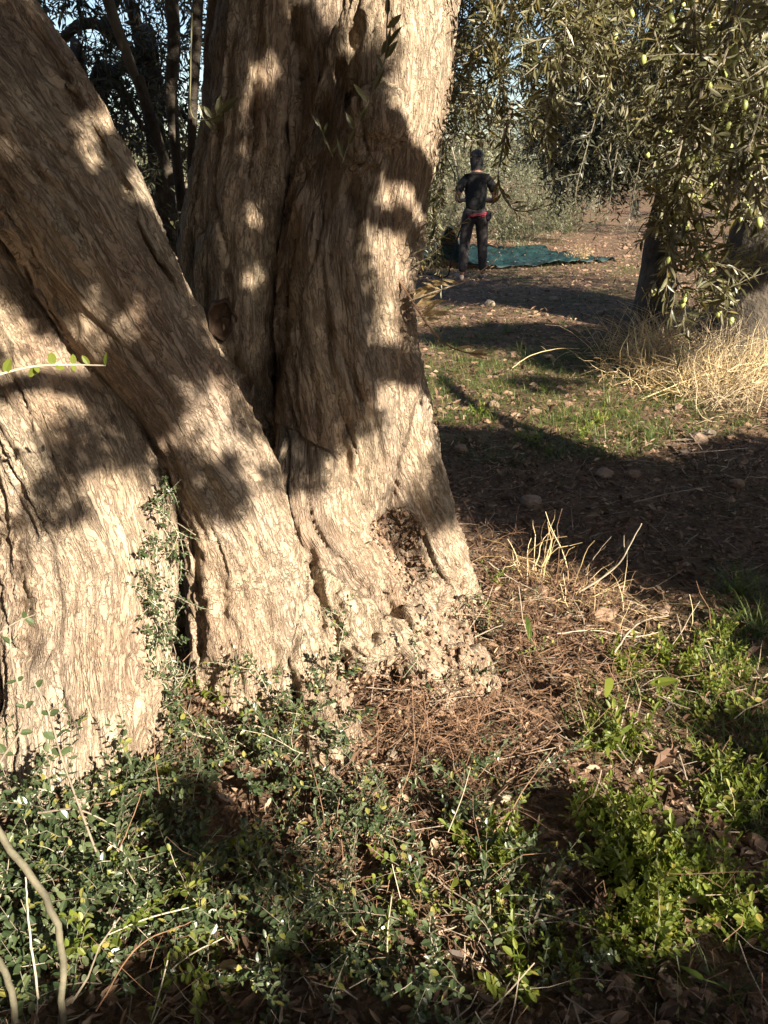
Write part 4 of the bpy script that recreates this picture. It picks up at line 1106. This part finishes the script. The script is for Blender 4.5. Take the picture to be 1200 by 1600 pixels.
# thick leaning sucker stems at the lower left
def stick_thing(name, label, cat, K, r0, r1, mat, k=8, side=()):
    pts = catmull([np.array(P3(*q)) if len(q) == 3 else np.array(gnd(q[0], q[1])) for q in K], 16)
    pts = pts + rng.normal(0, r0 * .25, pts.shape)
    t = Geo(); tube(t, pts, np.linspace(r0, r1, 16), k)
    for f, L, d in side:
        i = int(f * 15); p = walk(pts[i], d, L, 5, .12, 0); tube(t, p, np.linspace(r1 * .8, r1 * .3, 5), 5)
    o = t.build(name, MAT[mat], None, True)
    return tag(o, label, cat)
stick_thing('sucker_stem', 'thick grey green bare stem curving down through the thicket at the lower left', 'stem', [(-40,1240,1.12),(20,1330,1.08),(70,1400,1.05),(94,1470,1.02),(98,1560,.98),(96,1660,.95)], .0066, .006, 'stem_bark', 10)
stick_thing('sucker_stem', 'short bare stem cut by the left edge near the bottom', 'stem', [(-30,1470,1.0),(2,1510,.99),(20,1560,.98),(30,1640,.96)], .006, .006, 'stem_bark', 10)
TW = [
 ('long pale twig slanting up out of the dry tangle into the shade', [(905,925,2.62),(960,888,2.6),(985,850,2.58),(1002,818,2.56)], .0042, 'pale_twig'),
 ('pale twig lying across the dark gap in the lower left thicket', [(470,1430,1.32),(520,1400,1.34),(560,1375,1.36)], .0024, 'pale_twig'),
 ('orange brown bent twig lying on the ground above the green weeds', [(985,1262,1.62),(1040,1245,1.65),(1080,1235,1.66),(1120,1230,1.67)], .003, 'red_twig'),
 ('orange hooked twig below the orange bent twig', [(915,1300,1.5),(940,1298,1.5),(945,1275,1.52),(965,1270,1.52)], .0026, 'red_twig'),
 ('orange dead stalk arched among the weeds at the right', [(1135,1385,1.4),(1155,1420,1.36),(1156,1462,1.33)], .0026, 'straw'),
 ('reddish dead stem standing before the left stem of the old tree', [(250,1240,1.3),(243,1190,1.32),(240,1140,1.33)], .0014, 'red_twig'),
 ('thin red stem rising from the thicket to the left stem', [(185,1330,1.15),(210,1270,1.18),(222,1235,1.2)], .0014, 'red_twig'),
 ('pale dry stem along the bottom of the thicket', [(250,1530,1.1),(300,1490,1.12),(350,1465,1.15)], .002, 'pale_twig'),
 ('straight brown twig lying low at the bottom centre', [(720,1560,1.12),(770,1510,1.16),(805,1470,1.2)], .0026, 'twig'),
 ('pale thin twig standing at the bottom centre', [(650,1510,1.15),(635,1440,1.2),(612,1350,1.26)], .0016, 'pale_twig'),
 ('pale curved twig beside the lumpy root', [(742,995,2.3),(790,975,2.28),(830,978,2.25)], .0026, 'pale_twig'),
 ('grey twig crossing the tangle left of the pink clod', [(870,990,2.3),(930,985,2.3),(985,995,2.28),(1030,988,2.3)], .0022, 'pale_twig'),
 ('pink grey root piece curving left of the small pink clod', [(960,1020,2.1),(985,985,2.15),(1010,968,2.2),(1045,962,2.22)], .0032, 'twig'),
 ('straight pale twig pointing down right at the dry stalks', [(762,878,2.75),(800,905,2.65),(840,925,2.55)], .003, 'pale_twig'),
 ('thin grey twig with one fork above the dry tangle', [(915,890,2.7),(935,862,2.7),(955,838,2.7)], .0022, 'twig'),
 ('long straw coloured twig lying on the pale grass on the right', [(1000,625,5.6),(1060,600,5.7),(1105,585,5.8),(1190,575,5.9)], .006, 'straw'),
 ('bare arched grass stem in the shaded strip', [(800,575,6.1),(830,555,6.2),(870,545,6.3),(905,545,6.3)], .004, 'straw'),
 ('pale straight stem in the shade near the right edge', [(990,785,3.4),(1050,770,3.45),(1110,760,3.5)], .0026, 'twig'),
 ('thin pale stem in the dark strip at right', [(1060,710,4.0),(1100,706,4.0),(1170,700,4.0)], .003, 'pale_twig'),
 ('brown broken root lying at the lower right between weeds', [(1055,1215,1.72),(1075,1235,1.68),(1090,1260,1.64)], .008, 'twig'),
 ('thin orange runner along the root fibres', [(650,1080,2.1),(690,1130,2.0),(750,1175,1.9),(800,1180,1.88)], .0018, 'red_twig'),
 ('long thin red stem in the middle of the litter', [(500,1330,1.35),(505,1270,1.4),(480,1170,1.5)], .0014, 'red_twig'),
 ('dry stem bent over the thicket at the lower left', [(150,1580,1.0),(215,1480,1.04),(300,1440,1.1)], .0018, 'red_twig'),
 ('pale twig leaning against the thicket stem', [(60,1560,1.0),(45,1440,1.04),(40,1370,1.07)], .0024, 'pale_twig')]
for lab, K, r, mt in TW:
    stick_thing('twig', lab, 'twig', K, r, r * .55, mt, 6, [(.55, r * 16, [rng.normal(), rng.normal(), .6])] if r > .002 else [])

# dry stalks right of the trunk
def stalk_clump(name, label, cat, base, n, L0, L1, spread, mat, wid=.0022, group=None, lean=(0, 0, 0), curve=.12, rb=.03):
    t = thing(name, label, cat, base, group)
    g = Geo()
    for _ in range(n):
        b = base + [rng.normal(0, rb), rng.normal(0, rb), -.01]; b[2] = float(height(b[0], b[1])) - .005
        d = nrm(np.array([rng.normal(0, spread), rng.normal(0, spread), 1.0]) + lean)
        p = walk(b, d, rng.uniform(L0, L1), 7, curve, .10)
        p[:, 2] = np.maximum(p[:, 2], height(p[:, 0], p[:, 1]) + .004)
        tube(g, p, np.linspace(wid * .5, wid * .2, 7), 3, False)
    g.build('stalks', MAT[mat], t, kind='stuff')
    return t
stalk_clump('dry_stalks', 'upright dry straw stalks just right of the trunk foot', 'dry grass', gnd(838, 905), 34, .1, .32, .3, 'straw', .005, lean=(-.15, 0, .0), rb=.05)
stalk_clump('dry_stalks', 'low tangle of dry stalks around the pink clod', 'dry grass', gnd(930, 950), 60, .08, .24, 1.1, 'straw', .0035, rb=.10)
stalk_clump('dry_stalks', 'loose dry stems below the trunk root on the right', 'dry grass', gnd(800, 1010), 40, .08, .22, 1.2, 'red_twig', .003, rb=.1)
for px, py, n, lab in [(1065,585,230,'dense golden clump of dry grass in front of the two stemmed olive'), (1130,570,200,'golden dry grass leaning on the thick right stem'), (1010,590,150,'thin dry grass left of the golden clump'), (1170,600,150,'dry grass at the right edge under the olive branches'), (1100,615,160,'low dry grass spilling forward from the golden clump'), (1040,545,130,'dry grass at the foot of the thin left stem'), (985,560,70,'sparse dry stems at the left end of the pale grass'), (1150,640,90,'flattened dry grass over pale soil near the right edge')]:
    stalk_clump('dry_grass_clump', lab, 'dry grass', gnd(px, py), int(n * 1.25), .2, .7, .75, 'straw' if rng.uniform() < .7 else 'grey_straw', .0055, 'dry grass clumps before the two stemmed olive', rb=.16, curve=.2)

print('t', time.time() - T0)
# ------------------------------------------------------------------ grass
def tuft(base, n, L0, L1, LV, spread=.5, w=.004):
    d = np.stack([rng.normal(0, spread, n), rng.normal(0, spread, n), rng.uniform(.5, 1, n)], -1)
    b = base + np.stack([rng.normal(0, .02, n), rng.normal(0, .02, n), np.zeros(n)], -1)
    L = rng.uniform(L0, L1, n)
    LV.add(b, d, np.stack([-d[:, 0], -d[:, 1], np.full(n, .2)], -1) * -1.0, w * rng.uniform(.6, 1.2, n), L)
for px, py, n, lab in [(1150,930,60,'green grass tuft at the right edge beside the shaded strip'), (1175,985,50,'green grass tuft at the right edge below the other'), (790,520,60,'green grass tuft lit at the edge of the far shaded strip'), (760,508,40,'small green tuft left in the far shaded strip'), (905,660,40,'green tuft between the two shaded strips'), (950,635,40,'grass tuft left of the pale dry grass'), (930,690,40,'grass tuft at the upper edge of the wide shaded strip'), (1020,690,30,'small tuft right of the others at the wide shaded strip'), (820,555,40,'grass tuft in the middle of the shaded grass'), (880,560,30,'yellowing tuft in the shaded grass')]:
    b = gnd(px, py); t = thing('grass_tuft', lab, 'grass', b); LV = Leaves(); tuft(b, n, .06, .2, LV)
    g = Geo(); LV.put(g, BLADE); g.build('blades', MAT['grass_leaf'], t, kind='stuff')
LV = Leaves()
for cx, cy, rx, ry, n in [(820,560,190,60,700),(900,600,160,60,700),(720,600,70,70,420),(930,680,120,40,420),(800,680,120,50,140),(840,425,180,14,300),(1000,430,60,40,120),(900,480,150,20,110),(1150,1000,60,120,160),(1170,1200,50,120,90),(1060,1480,120,100,40),(1000,1120,120,80,60),(720,390,90,6,50),(1080,650,110,40,260),(1080,590,100,40,120),(700,520,60,40,100)]:
    for _ in range(n):
        tuft(gnd(*ell(cx, cy, rx, ry)), 7, .03, .09, LV, .6, .0038)
g = Geo(); LV.put(g, BLADE); g.build('grass', MAT['grass_leaf'], kind='stuff')

# ------------------------------------------------------------------ low bright green weeds, copied from a few plants
def weed_proto(kind):
    sg, LV = Geo(), Leaves()
    for _ in range(rng.integers(6, 11)):
        p = walk([rng.normal(0, .012), rng.normal(0, .012), -.005], nrm([rng.normal(0, .6), rng.normal(0, .6), 1.0]), rng.uniform(.05, .12), 5, .14, .03)
        tube(sg, p, .0009, 3, False)
        LV.pairs(p, .014, (.017, .021, .027)[kind % 3], (.75, .62, .45)[kind % 3], 1.05, .012)
    g = Geo(); LV.put(g, LEAFOV)
    a, b = sg.mesh('stem'), g.mesh('foliage')
    a.materials.append(MAT['fresh_leaf']); b.materials.append(MAT['fresh_leaf'])
    return a, b
PROT = [weed_proto(k) for k in range(12)]
def weed(px, py, lab, grp, s=1.0):
    q = gnd(px, py); t = thing('green_weed', lab, 'weed', q, grp)
    kk = rng.integers(12); a, b = PROT[kk]
    s *= rng.uniform(.55, 1.35); t['label'] = ('small ' if s < .85 else 'mid sized ' if s < 1.03 else 'large ') + ('round leaved ', 'oval leaved ', 'narrow leaved ')[kk % 3] + lab
    for nm, me in (('stem', a), ('foliage', b)):
        o = bpy.data.objects.new(nm, me); C.objects.link(o); o.parent = t
        if nm == 'foliage': o['kind'] = 'stuff'
    t.rotation_euler = (0, 0, rng.uniform(0, 6.28)); t.scale = (s, s, s)
WEED = [(1020,1400,90,90,30,'weed in the dense sunlit patch at the lower right','weeds of the dense lower right patch'),
 (1030,1050,70,36,8,'weed in the sunlit patch above the bent orange twig','weeds above the bent orange twig'),
 (1160,1010,40,90,12,'green weed at the right edge in half shade','weeds at the right edge'),
 (1160,1240,60,60,10,'yellow green weed right of the broken root','weeds right of the broken root'),
 (1140,1420,60,70,8,'green weed near the arched dead stalk','weeds near the arched stalk'),
 (1090,1110,70,50,5,'green weed among straw at the right','weeds among straw at the right'),
 (780,1340,40,40,5,'green weed in the litter left of the pale stone','weeds in the litter by the pale stone'),
 (950,1150,50,60,7,'green weed around the stalked broad leaf','weeds around the stalked broad leaf'),
 (960,1290,60,50,8,'weed by the hooked twig','weeds by the hooked twig'),
 (880,1500,120,70,10,'scattered weed near the bottom right','weeds near the bottom right'),
 (870,660,130,50,10,'green weed between the two shaded strips','weeds between the shaded strips')]
for cx, cy, rx, ry, n, lab, grp in WEED:
    for _ in range(n):
        ex, ey = ell(cx, cy, rx, ry)
        weed(ex, ey, lab + ', ' + ('rear' if ey < cy - ry / 4 else 'front' if ey > cy + ry / 4 else 'middle') + ' ' + ('left' if ex < cx - rx / 4 else 'right' if ex > cx + rx / 4 else 'centre'), grp)
def broad(K, tipx, tipy, w, lab, mat='fresh_leaf'):
    b = gnd(*K[0]); top = P3(K[1][0], K[1][1], b[1] - .03); tip = P3(tipx, tipy, top[1] - .03)
    t = thing('broadleaf_weed', lab, 'weed', b); g = Geo()
    tube(g, catmull([b, b * .5 + top * .5 + [.004, 0, .01], top], 8), .0014, 5); g.build('stalk', MAT[mat], t)
    g = Geo(); L = np.linalg.norm(tip - top)
    inst(g, LEAFOV, top[None], (tip - top)[None], np.array([[.2, -.7, .7]]), np.array([w * mpp(*K[1], top[1])]), np.array([L])); g.build('leaf', MAT[mat], t)
broad([(968,1118),(952,1085)], 948, 1062, 30, 'round broad green leaf on a stalk above the weeds')
broad([(1010,1085),(1015,1068)], 1060, 1062, 14, 'long flat green leaf lying above the weed patch')
broad([(958,1210),(950,1182)], 948, 1168, 13, 'pointed upright green leaf under the round broad leaf')
broad([(835,1020),(828,1000)], 822, 962, 12, 'dark long leaf hanging in the dry tangle', 'grass_leaf')
broad([(700,1420),(706,1388)], 712, 1372, 15, 'small yellow green leaf pair in the brown litter')
broad([(775,1410),(780,1395)], 796, 1383, 15, 'oval green leaf left of the sucker thicket in the litter')
broad([(1000,1420),(980,1398)], 962, 1390, 16, 'largest leaf over the bright weed patch')
broad([(1150,1565),(1100,1530)], 1065, 1510, 9, 'narrow bent leaf near the bottom right corner', 'grass_leaf')

# ------------------------------------------------------------------ stones and clods one can tell apart
STN = [(940,966,19,'largest pink clod in the dry tangle right of the trunk','clod'),(1036,960,10,'small pink clod at the end of the curved root piece','stone'),(785,1250,15,'flat pale stone lying in the litter at the centre','pale_stone'),(612,1182,10,'small white stone below the root','pale_stone'),(600,1198,8,'yellowish pebble beside the small white stone','pale_stone'),(998,1206,8,'white chip above the orange bent twig','pale_stone'),(1090,692,16,'pale rounded clod at the edge of the wide shaded strip','stone'),(1070,712,11,'small clod left of the pale rounded one','stone'),(1108,680,10,'sunlit clod right of the pale rounded one','pale_stone'),(944,745,14,'dim round stone in the wide shaded strip','stone'),(830,790,17,'dim large stone at the left of the shaded strip','stone'),(765,478,9,'pale stone on the far soil near the person','pale_stone'),(1010,1150,9,'small tan stone among straw','stone'),(1000,1355,16,'brown clod in the bright weed patch','clod'),(1180,1320,17,'brown clod at the right edge by the weeds','clod'),(1090,1330,11,'small clod right of the brown one','clod'),(1010,1230,10,'broken clod by the orange bent twig','clod'),(660,1385,9,'tan pebble in the bottom litter','stone'),(1045,1545,18,'pale clod at the bottom right','stone'),(745,1435,9,'pebble near the bottom centre','stone'),(770,636,10,'sunlit clod near the shaded grass','stone'),(745,632,8,'small clod left of the sunlit one','clod'),(720,705,11,'dark clod by the trunk in the shade','clod'),(1060,640,9,'clod before the dry grass','stone'),(690,745,9,'reddish clod against the trunk edge','clod'),(990,745,11,'dim clod in the middle of the shaded strip','clod'),(1150,760,12,'dim clod near the right edge of the shaded strip','clod'),(865,470,7,'small pale clod on the far soil right of the person','stone')]
for px, py, rp, lab, mt in STN:
    q = gnd(px, py); r = rp * mpp(px, py, q[1])
    V = ICO2[0] * (1 + .42 * fbm(ICO2[0] * 1.3 + px, 2, 7) + .16 * perlin(ICO2[0] * 3.1 + py, 8))[:, None] * r * [1.05, .9, .72]
    g = Geo(); g.add(V, ICO2[1])
    o = g.build('stone' if mt != 'clod' else 'clod', MAT[mt]); o.location = q + [0, 0, r * .32]; o.rotation_euler = (0, 0, rng.uniform(0, 6))
    tag(o, lab, 'stone' if mt != 'clod' else 'clod')
# single fallen leaves
for px, py, tx, ty, wp, lab in [(255,1478,295,1452,16,'large curled tan leaf in the lower left thicket'),(545,1215,560,1190,10,'tan curled leaf by the root end'),(730,1430,760,1400,12,'tan leaf in the litter at the centre'),(925,1440,955,1410,26,'large brown leaf left of the weed patch'),(1020,1210,1050,1190,20,'broad brown leaf at the orange bent twig'),(640,1490,670,1478,10,'narrow tan leaf at the bottom'),(340,1525,375,1520,12,'pale curled leaf at the bottom left'),(630,820,640,800,10,'pale yellow leaf caught in the pocket of the trunk foot')]:
    q = surf(px, py); q2 = surf(tx, ty); q2 = q + (q2 - q) * 1.0; L = max(np.linalg.norm(q2 - q), .02)
    g = Geo(); inst(g, CURL, (q + [0, 0, .025])[None], (q2 - q)[None] + [0, 0, .004], np.array([[.1, -.4, 1.0]]), np.array([wp * mpp(px, py, q[1])]), np.array([min(L, .09)]))
    tag(g.build('fallen_leaf', MAT['dry_leaf' if 'pale' in lab else 'dead_leaf']), lab, 'dead leaf')

# ------------------------------------------------------------------ harvest net
def net():
    m, nt, b, out = M_new('net')
    tc = nt.nodes.new('ShaderNodeTexCoord')
    n = nd(nt, 'ShaderNodeTexNoise', Scale=3.0, Detail=6.0); nt.links.new(tc.outputs['Object'], n.inputs[0])
    nt.links.new(ramp(nt, n.outputs[0], [(.3, (.0015, .012, .014)), (.7, (.006, .038, .038))]), b.inputs['Base Color'])
    b.inputs['Roughness'].default_value = .6
    tp = nt.nodes.new('ShaderNodeBsdfTransparent'); mx = nt.nodes.new('ShaderNodeMixShader'); mx.inputs[0].default_value = .22
    nt.links.new(b.outputs[0], mx.inputs[1]); nt.links.new(tp.outputs[0], mx.inputs[2]); nt.links.new(mx.outputs[0], out.inputs[0])
    a, c_ = gnd(640, 428), gnd(960, 412)
    nx, ny = 170, 60
    u, v = np.meshgrid(np.linspace(0, 1, nx), np.linspace(0, 1, ny))
    far0 = gnd(700, 398)[1]; 
    y0 = a[1] + (c_[1] - a[1]) * u + .22 * perlin(np.stack([u * 7, 0 * u, 0 * u], -1), 3)
    y1 = np.maximum(y0 + .25, gnd(800, 391)[1] + .5 * perlin(np.stack([u * 5, 0 * u + 4, 0 * u], -1), 4) - 2.2 * sstep(.75, 1, u))
    x = (a[0] - .9) + (c_[0] + .9 - a[0]) * u + .15 * perlin(np.stack([v * 4, u * 2, 0 * u], -1), 5)
    y = y0 + (y1 - y0) * v
    P = np.stack([x * 2.2, y * 3.2, 0 * x], -1)
    z = height(x, y) + .03 + .14 * np.abs(perlin(P, 6)) + .05 * perlin(P * 3, 7) + .02 * perlin(P * 7, 8)
    pk = P3(702, 380, a[1] + .5)
    z += .42 * np.exp(-(((x - pk[0]) / .16) ** 2 + ((y - pk[1]) / .5) ** 2)) + .16 * np.exp(-(((x - pk[0] + .1) / .4) ** 2 + ((y - pk[1]) / .6) ** 2))
    g = Geo(); i = np.arange(ny - 1)[:, None] * nx; j = np.arange(nx - 1)[None]
    g.add(np.stack([x, y, z], -1).reshape(-1, 3), np.stack([i + j, i + j + 1, i + nx + j + 1, i + nx + j], -1).reshape(-1, 4))
    o = g.build('harvest_net', m, None, True); tag(o, 'teal olive harvest net spread in folds on the soil around the person', 'net')
    md = o.modifiers.new('t', 'SOLIDIFY'); md.thickness = .004
    # leaves lying on it
    k = rng.integers(0, nx * ny, 700); V = np.stack([x, y, z], -1).reshape(-1, 3)[k] + [0, 0, .008]
    g = Geo(); d = rng.normal(0, 1, (700, 3)); d[:, 2] *= .2
    inst(g, LEAF4, V, d, np.array([0, 0, 1.0]) + rng.normal(0, .3, (700, 3)), np.full(700, .02), np.full(700, .06)); g.build('leaves_on_net', MAT['dead_leaf'], kind='stuff')
net()

print('t', time.time() - T0)
# ------------------------------------------------------------------ the person
def skin_mesh(name, verts, edges, radii, sub=2):
    me = bpy.data.meshes.new(name + '_raw'); me.from_pydata([tuple(v) for v in verts], edges, []); me.update()
    o = bpy.data.objects.new('tmp', me); C.objects.link(o)
    md = o.modifiers.new('s', 'SKIN'); md.use_smooth_shade = True
    lay = me.skin_vertices[0].data if len(me.skin_vertices) else None
    if lay is None:
        me.attributes  # older files
    for i, r in enumerate(radii):
        lay[i].radius = (r, r) if not isinstance(r, tuple) else r
        lay[i].use_root = (i == 0)
    ms = o.modifiers.new('b', 'SUBSURF'); ms.levels = sub; ms.render_levels = sub
    dg = bpy.context.evaluated_depsgraph_get(); dg.update()
    out = bpy.data.meshes.new_from_object(o.evaluated_get(dg)); out.name = name
    bpy.data.objects.remove(o)
    for p in out.polygons: p.use_smooth = True
    return out
def person():
    f = gnd(738, 437)
    k = 1.0
    t = thing('person', 'person from behind in black t-shirt, dark trousers and cap, standing by teal net', 'person', f)
    J = {}; V = []; E = []; Rr = []
    def j(n, p, r, par=None):
        J[n] = len(V); V.append(np.array(p, float)); Rr.append(r)
        if par is not None: E.append((J[par], J[n]))
    j('pelvis', (0, 0, .95), (.105, .085)); j('waist', (0, -.01, 1.10), (.105, .08), 'pelvis'); j('chest', (0, -.01, 1.29), (.135, .085), 'waist'); j('upper', (0, .01, 1.40), (.10, .065), 'chest')
    j('neck', (0, .03, 1.51), .056, 'upper'); j('jaw', (.0, .065, 1.585), .078, 'neck'); j('head', (.0, .07, 1.665), .088, 'jaw'); j('crown', (.0, .06, 1.725), .062, 'head')
    j('nose', (.005, .165, 1.635), .014, 'jaw')
    for sx, sd_ in ((-1, 'l'), (1, 'r')):
        j('sh' + sd_, (sx * .175, 0, 1.395), .056, 'upper'); j('ua' + sd_, (sx * .235, -.03, 1.29), .052, 'sh' + sd_); j('el' + sd_, (sx * .275, -.06, 1.13), .043, 'ua' + sd_)
        j('fa' + sd_, (sx * .235, .07, 1.10), .040, 'el' + sd_); j('wr' + sd_, (sx * .15, .24, 1.10), .027, 'fa' + sd_)
        j('pa' + sd_, (sx * .12, .305, 1.105), .032, 'wr' + sd_)
        for q, (dx, L) in enumerate([(-.03, .034), (-.01, .04), (.01, .038), (.03, .03)]):
            j(f'k{q}{sd_}', (sx * .11, .335, 1.105 + dx), .0105, 'pa' + sd_); j(f'f{q}{sd_}', (sx * .07, .345 + L * .3, 1.105 + dx), .009, f'k{q}{sd_}'); j(f't{q}{sd_}', (sx * .055, .315, 1.105 + dx), .008, f'f{q}{sd_}')
        j('th' + sd_, (sx * .10, .30, 1.15), .012, 'pa' + sd_); j('tt' + sd_, (sx * .07, .315, 1.165), .009, 'th' + sd_)
        fx = -.165 if sx < 0 else .155; fy = -.06 if sx < 0 else .08
        j('hip' + sd_, (sx * .095, 0, .88), .075, 'pelvis'); j('kn' + sd_, (sx * .115 + (fx - sx * .11) * .4, fy * .4 + .03, .49), .058, 'hip' + sd_); j('ca' + sd_, (fx * .9, fy * .8 - .02, .34), .054, 'kn' + sd_); j('an' + sd_, (fx, fy - .02, .09), .036, 'ca' + sd_)
        j('to' + sd_, (fx + sx * .05, fy + .15, .035), .034, 'an' + sd_)
    W = lambda p: np.array(p) * k
    bm = skin_mesh('body', [W(v) for v in V], E, [r if isinstance(r, tuple) else r for r in Rr]); bm.materials.append(MAT['skin'])
    def put(name, me, mat):
        me.materials.clear(); me.materials.append(mat); o = bpy.data.objects.new(name, me); C.objects.link(o); o.parent = t; return o
    put('body', bm, MAT['skin'])
    def sub(name, mat, chain, s=2):
        ns = []; ee = []; rr = []
        for a, r, par in chain:
            p = V[J[a]] if isinstance(a, str) else np.array(a); ns.append(W(p)); rr.append(r)
            if par is not None: ee.append((par, len(ns) - 1))
        return put(name, skin_mesh(name, ns, ee, rr, s), mat)
    sub('t_shirt', MAT['black_cloth'], [('chest', (.175, .13), None), ((0, 0, 1.395), (.135, .10), 0), ((0, .02, 1.485), (.07, .065), 1), ('waist', (.155, .135), 0), ((0, -.005, .93), (.166, .15), 3),
        ((-.165, 0, 1.40), .07, 1), ('ual', .072, 5), ((-.258, -.045, 1.20), .066, 6), ((.165, 0, 1.40), .07, 1), ('uar', .072, 8), ((.258, -.045, 1.20), .066, 9)])
    sub('trousers', MAT['trouser_cloth'], [('pelvis', (.155, .14), None), ((0, 0, 1.06), (.142, .125), 0), ('hipl', .118, 0), ((V[J['hipl']] + V[J['knl']]) / 2, .098, 2), ('knl', .082, 3), ('cal', .076, 4), (V[J['anl']] + [0, 0, .015], .068, 5),
        ('hipr', .118, 0), ((V[J['hipr']] + V[J['knr']]) / 2, .098, 7), ('knr', .082, 8), ('car', .076, 9), (V[J['anr']] + [0, 0, .015], .068, 10)])
    for sd_ in 'lr':
        an = V[J['an' + sd_]]; to = V[J['to' + sd_]]
        sub('shoe', MAT['shoe'], [(an + [0, -.03, -.045], .046, None), ((an + to) / 2 + [0, 0, -.018], .046, 0), (to + [0, .01, .008], .040, 1)])
        g = Geo(); Vt = ICO2[0] * [.012, .022, .034]; g.add(W(Vt + V[J['head']] + [(-1 if sd_ == 'l' else 1) * .088, -.005, -.03]), ICO2[1]); put('ear', g.mesh('ear', True), MAT['skin'])
    for ex in (-.03, .03):
        g = Geo(); g.add(W(ICO1[0] * .013 + V[J['head']] + [ex, .088, -.0]), ICO1[1]); put('eye', g.mesh('eye', True), MAT['white_plastic'])
    g = Geo(); g.add(W(ICO1[0] * [.024, .008, .007] + V[J['jaw']] + [0, .082, -.01]), ICO1[1]); put('mouth', g.mesh('mouth', True), MAT['red_webbing'])
    # cap: upper shell of the head and a peak in front
    g = Geo(); m_ = ICO3[0][:, 2] > -.12
    keep = m_[ICO3[1]].all(1); g.add(W(ICO3[0] * [.104, .118, .10] + V[J['head']] + [0, -.004, .02]), ICO3[1][keep])
    g.add(W(np.array([[-.075, .09, 1.685], [.075, .09, 1.685], [.06, .19, 1.665], [0, .205, 1.663], [-.06, .19, 1.665]])), np.array([[0, 1, 2], [0, 2, 3], [0, 3, 4]])); put('cap', g.mesh('cap', True), MAT['cap_cloth'])
    g = Geo(); tube(g, W(np.array([[0, .03, 1.50], [0, .045, 1.56], [0, .06, 1.665]])), np.array([.076, .088, .104]), 14); put('neck_gaiter', g.mesh('neck_gaiter', True), MAT['gaiter'])
    # red belt strap and pouch on the right hip
    g = Geo(); th = np.linspace(-2.3, 1.2, 18); loop = np.stack([.172 * np.cos(th), .160 * np.sin(th), .915 + .02 * np.cos(th)], -1)
    for dz in (-.009, .009): tube(g, W(loop + [0, 0, dz]), .009, 6)
    tube(g, W(np.array([[.03, -.152, .925], [.085, -.15, .885], [.14, -.12, .91]])), .009, 6)
    put('belt', g.mesh('belt', True), MAT['red_webbing'])
    g = Geo(); g.add(W(ICO2[0] * [.055, .05, .075] + [.185, -.05, .90]), ICO2[1]); put('pouch', g.mesh('pouch', True), MAT['cap_cloth'])
    t.scale = (.9, .9, .9)
    # the pole in the hands and its cable
    g = Geo(); hl, hr = f + [-.063, .29, .99], f + [.063, .29, .99]
    tube(g, np.array([f + [.12, .30, .95], hr, hl, f + [-.32, .42, 1.62], f + [-.42, .46, 2.1]])[[0, 1, 2]], .013, 8)
    po = thing('harvesting_pole', 'slender pole held by the person, rising into the leaves on the left', 'pole', hl)
    g.build('grip', MAT['black_cloth'], po)
    g = Geo(); tube(g, np.array([hl, hl + [-.13, .03, .25], hl + [-.27, .08, .75], hl + [-.38, .12, 1.3]]), .011, 8); g.build('shaft', MAT['twig'], po)
    g = Geo(); c0 = f + [-.12, -.14, .84]; tube(g, catmull([c0, c0 + [-.10, -.04, -.25], c0 + [-.19, -.02, -.6], f + [-.36, -.1, .05], f + [-.6, .3, .04], f + [-1.2, .6, .04]], 30), .009, 6)
    tag(g.build('power_cable', MAT['black_cloth'], None, True), 'thin black cable hanging from the person down to the net', 'cable')
person()
# small white tag on the thin left stem, pale weed at the net's end, shrub behind the person
p0 = P3(993, 325, 8.2)
g = Geo(); g.add(ICO2[0] * [.035, .02, .085] + p0, ICO2[1]); tag(g.build('white_tag', MAT['white_plastic']), 'small white plastic tag on the thin left stem of the dark olive', 'tag')
b = gnd(905, 412); t = thing('pale_weed', 'pale silvery weed at the right end of the net', 'weed', b); LV = Leaves(); sg = Geo()
for _ in range(26): sprig(LV, sg, b, nrm([rng.normal(0, .8), rng.normal(0, .6), .9]), .3, .05, .3, .03, .02, .002)
g = Geo(); LV.put(g, LEAF4); g.build('foliage', MAT['dry_leaf'], t, kind='stuff'); sg.build('stem', MAT['twig'], t)
for x, y, r, lab in [(2.3, 15.5, .75, 'bushy grey green shrub right behind the person'), (1.0, 16.5, .7, 'pale shrub left behind the person'), (3.6, 17.5, .8, 'low shrub beyond the net under the dark crown')]:
    t = thing('shrub', lab, 'shrub', (x, y, float(height(x, y)))); LV = Leaves(); sg = Geo()
    d = nrm(np.stack([rng.normal(0, .7, 420), rng.normal(0, .7, 420), rng.uniform(.2, 1.2, 420)], -1)); p = np.array([x, y, float(height(x, y))]) + d * (r * rng.uniform(.2, 1.2, 420))[:, None] * [1, 1, 1.5]
    sprigs_batch(LV, sg, p, nrm(d + [0, 0, .5]), .3, .07, .25, 9, 0, .002)
    g = Geo(); LV.put(g, DIAM); g.build('foliage', MAT['far_leaf'], t, kind='stuff'); sg.build('stem', MAT['branch_bark'], t)
print('tris', sum(len(o.data.polygons) for o in C.objects if o.type == 'MESH'), 'objects', len(C.objects))
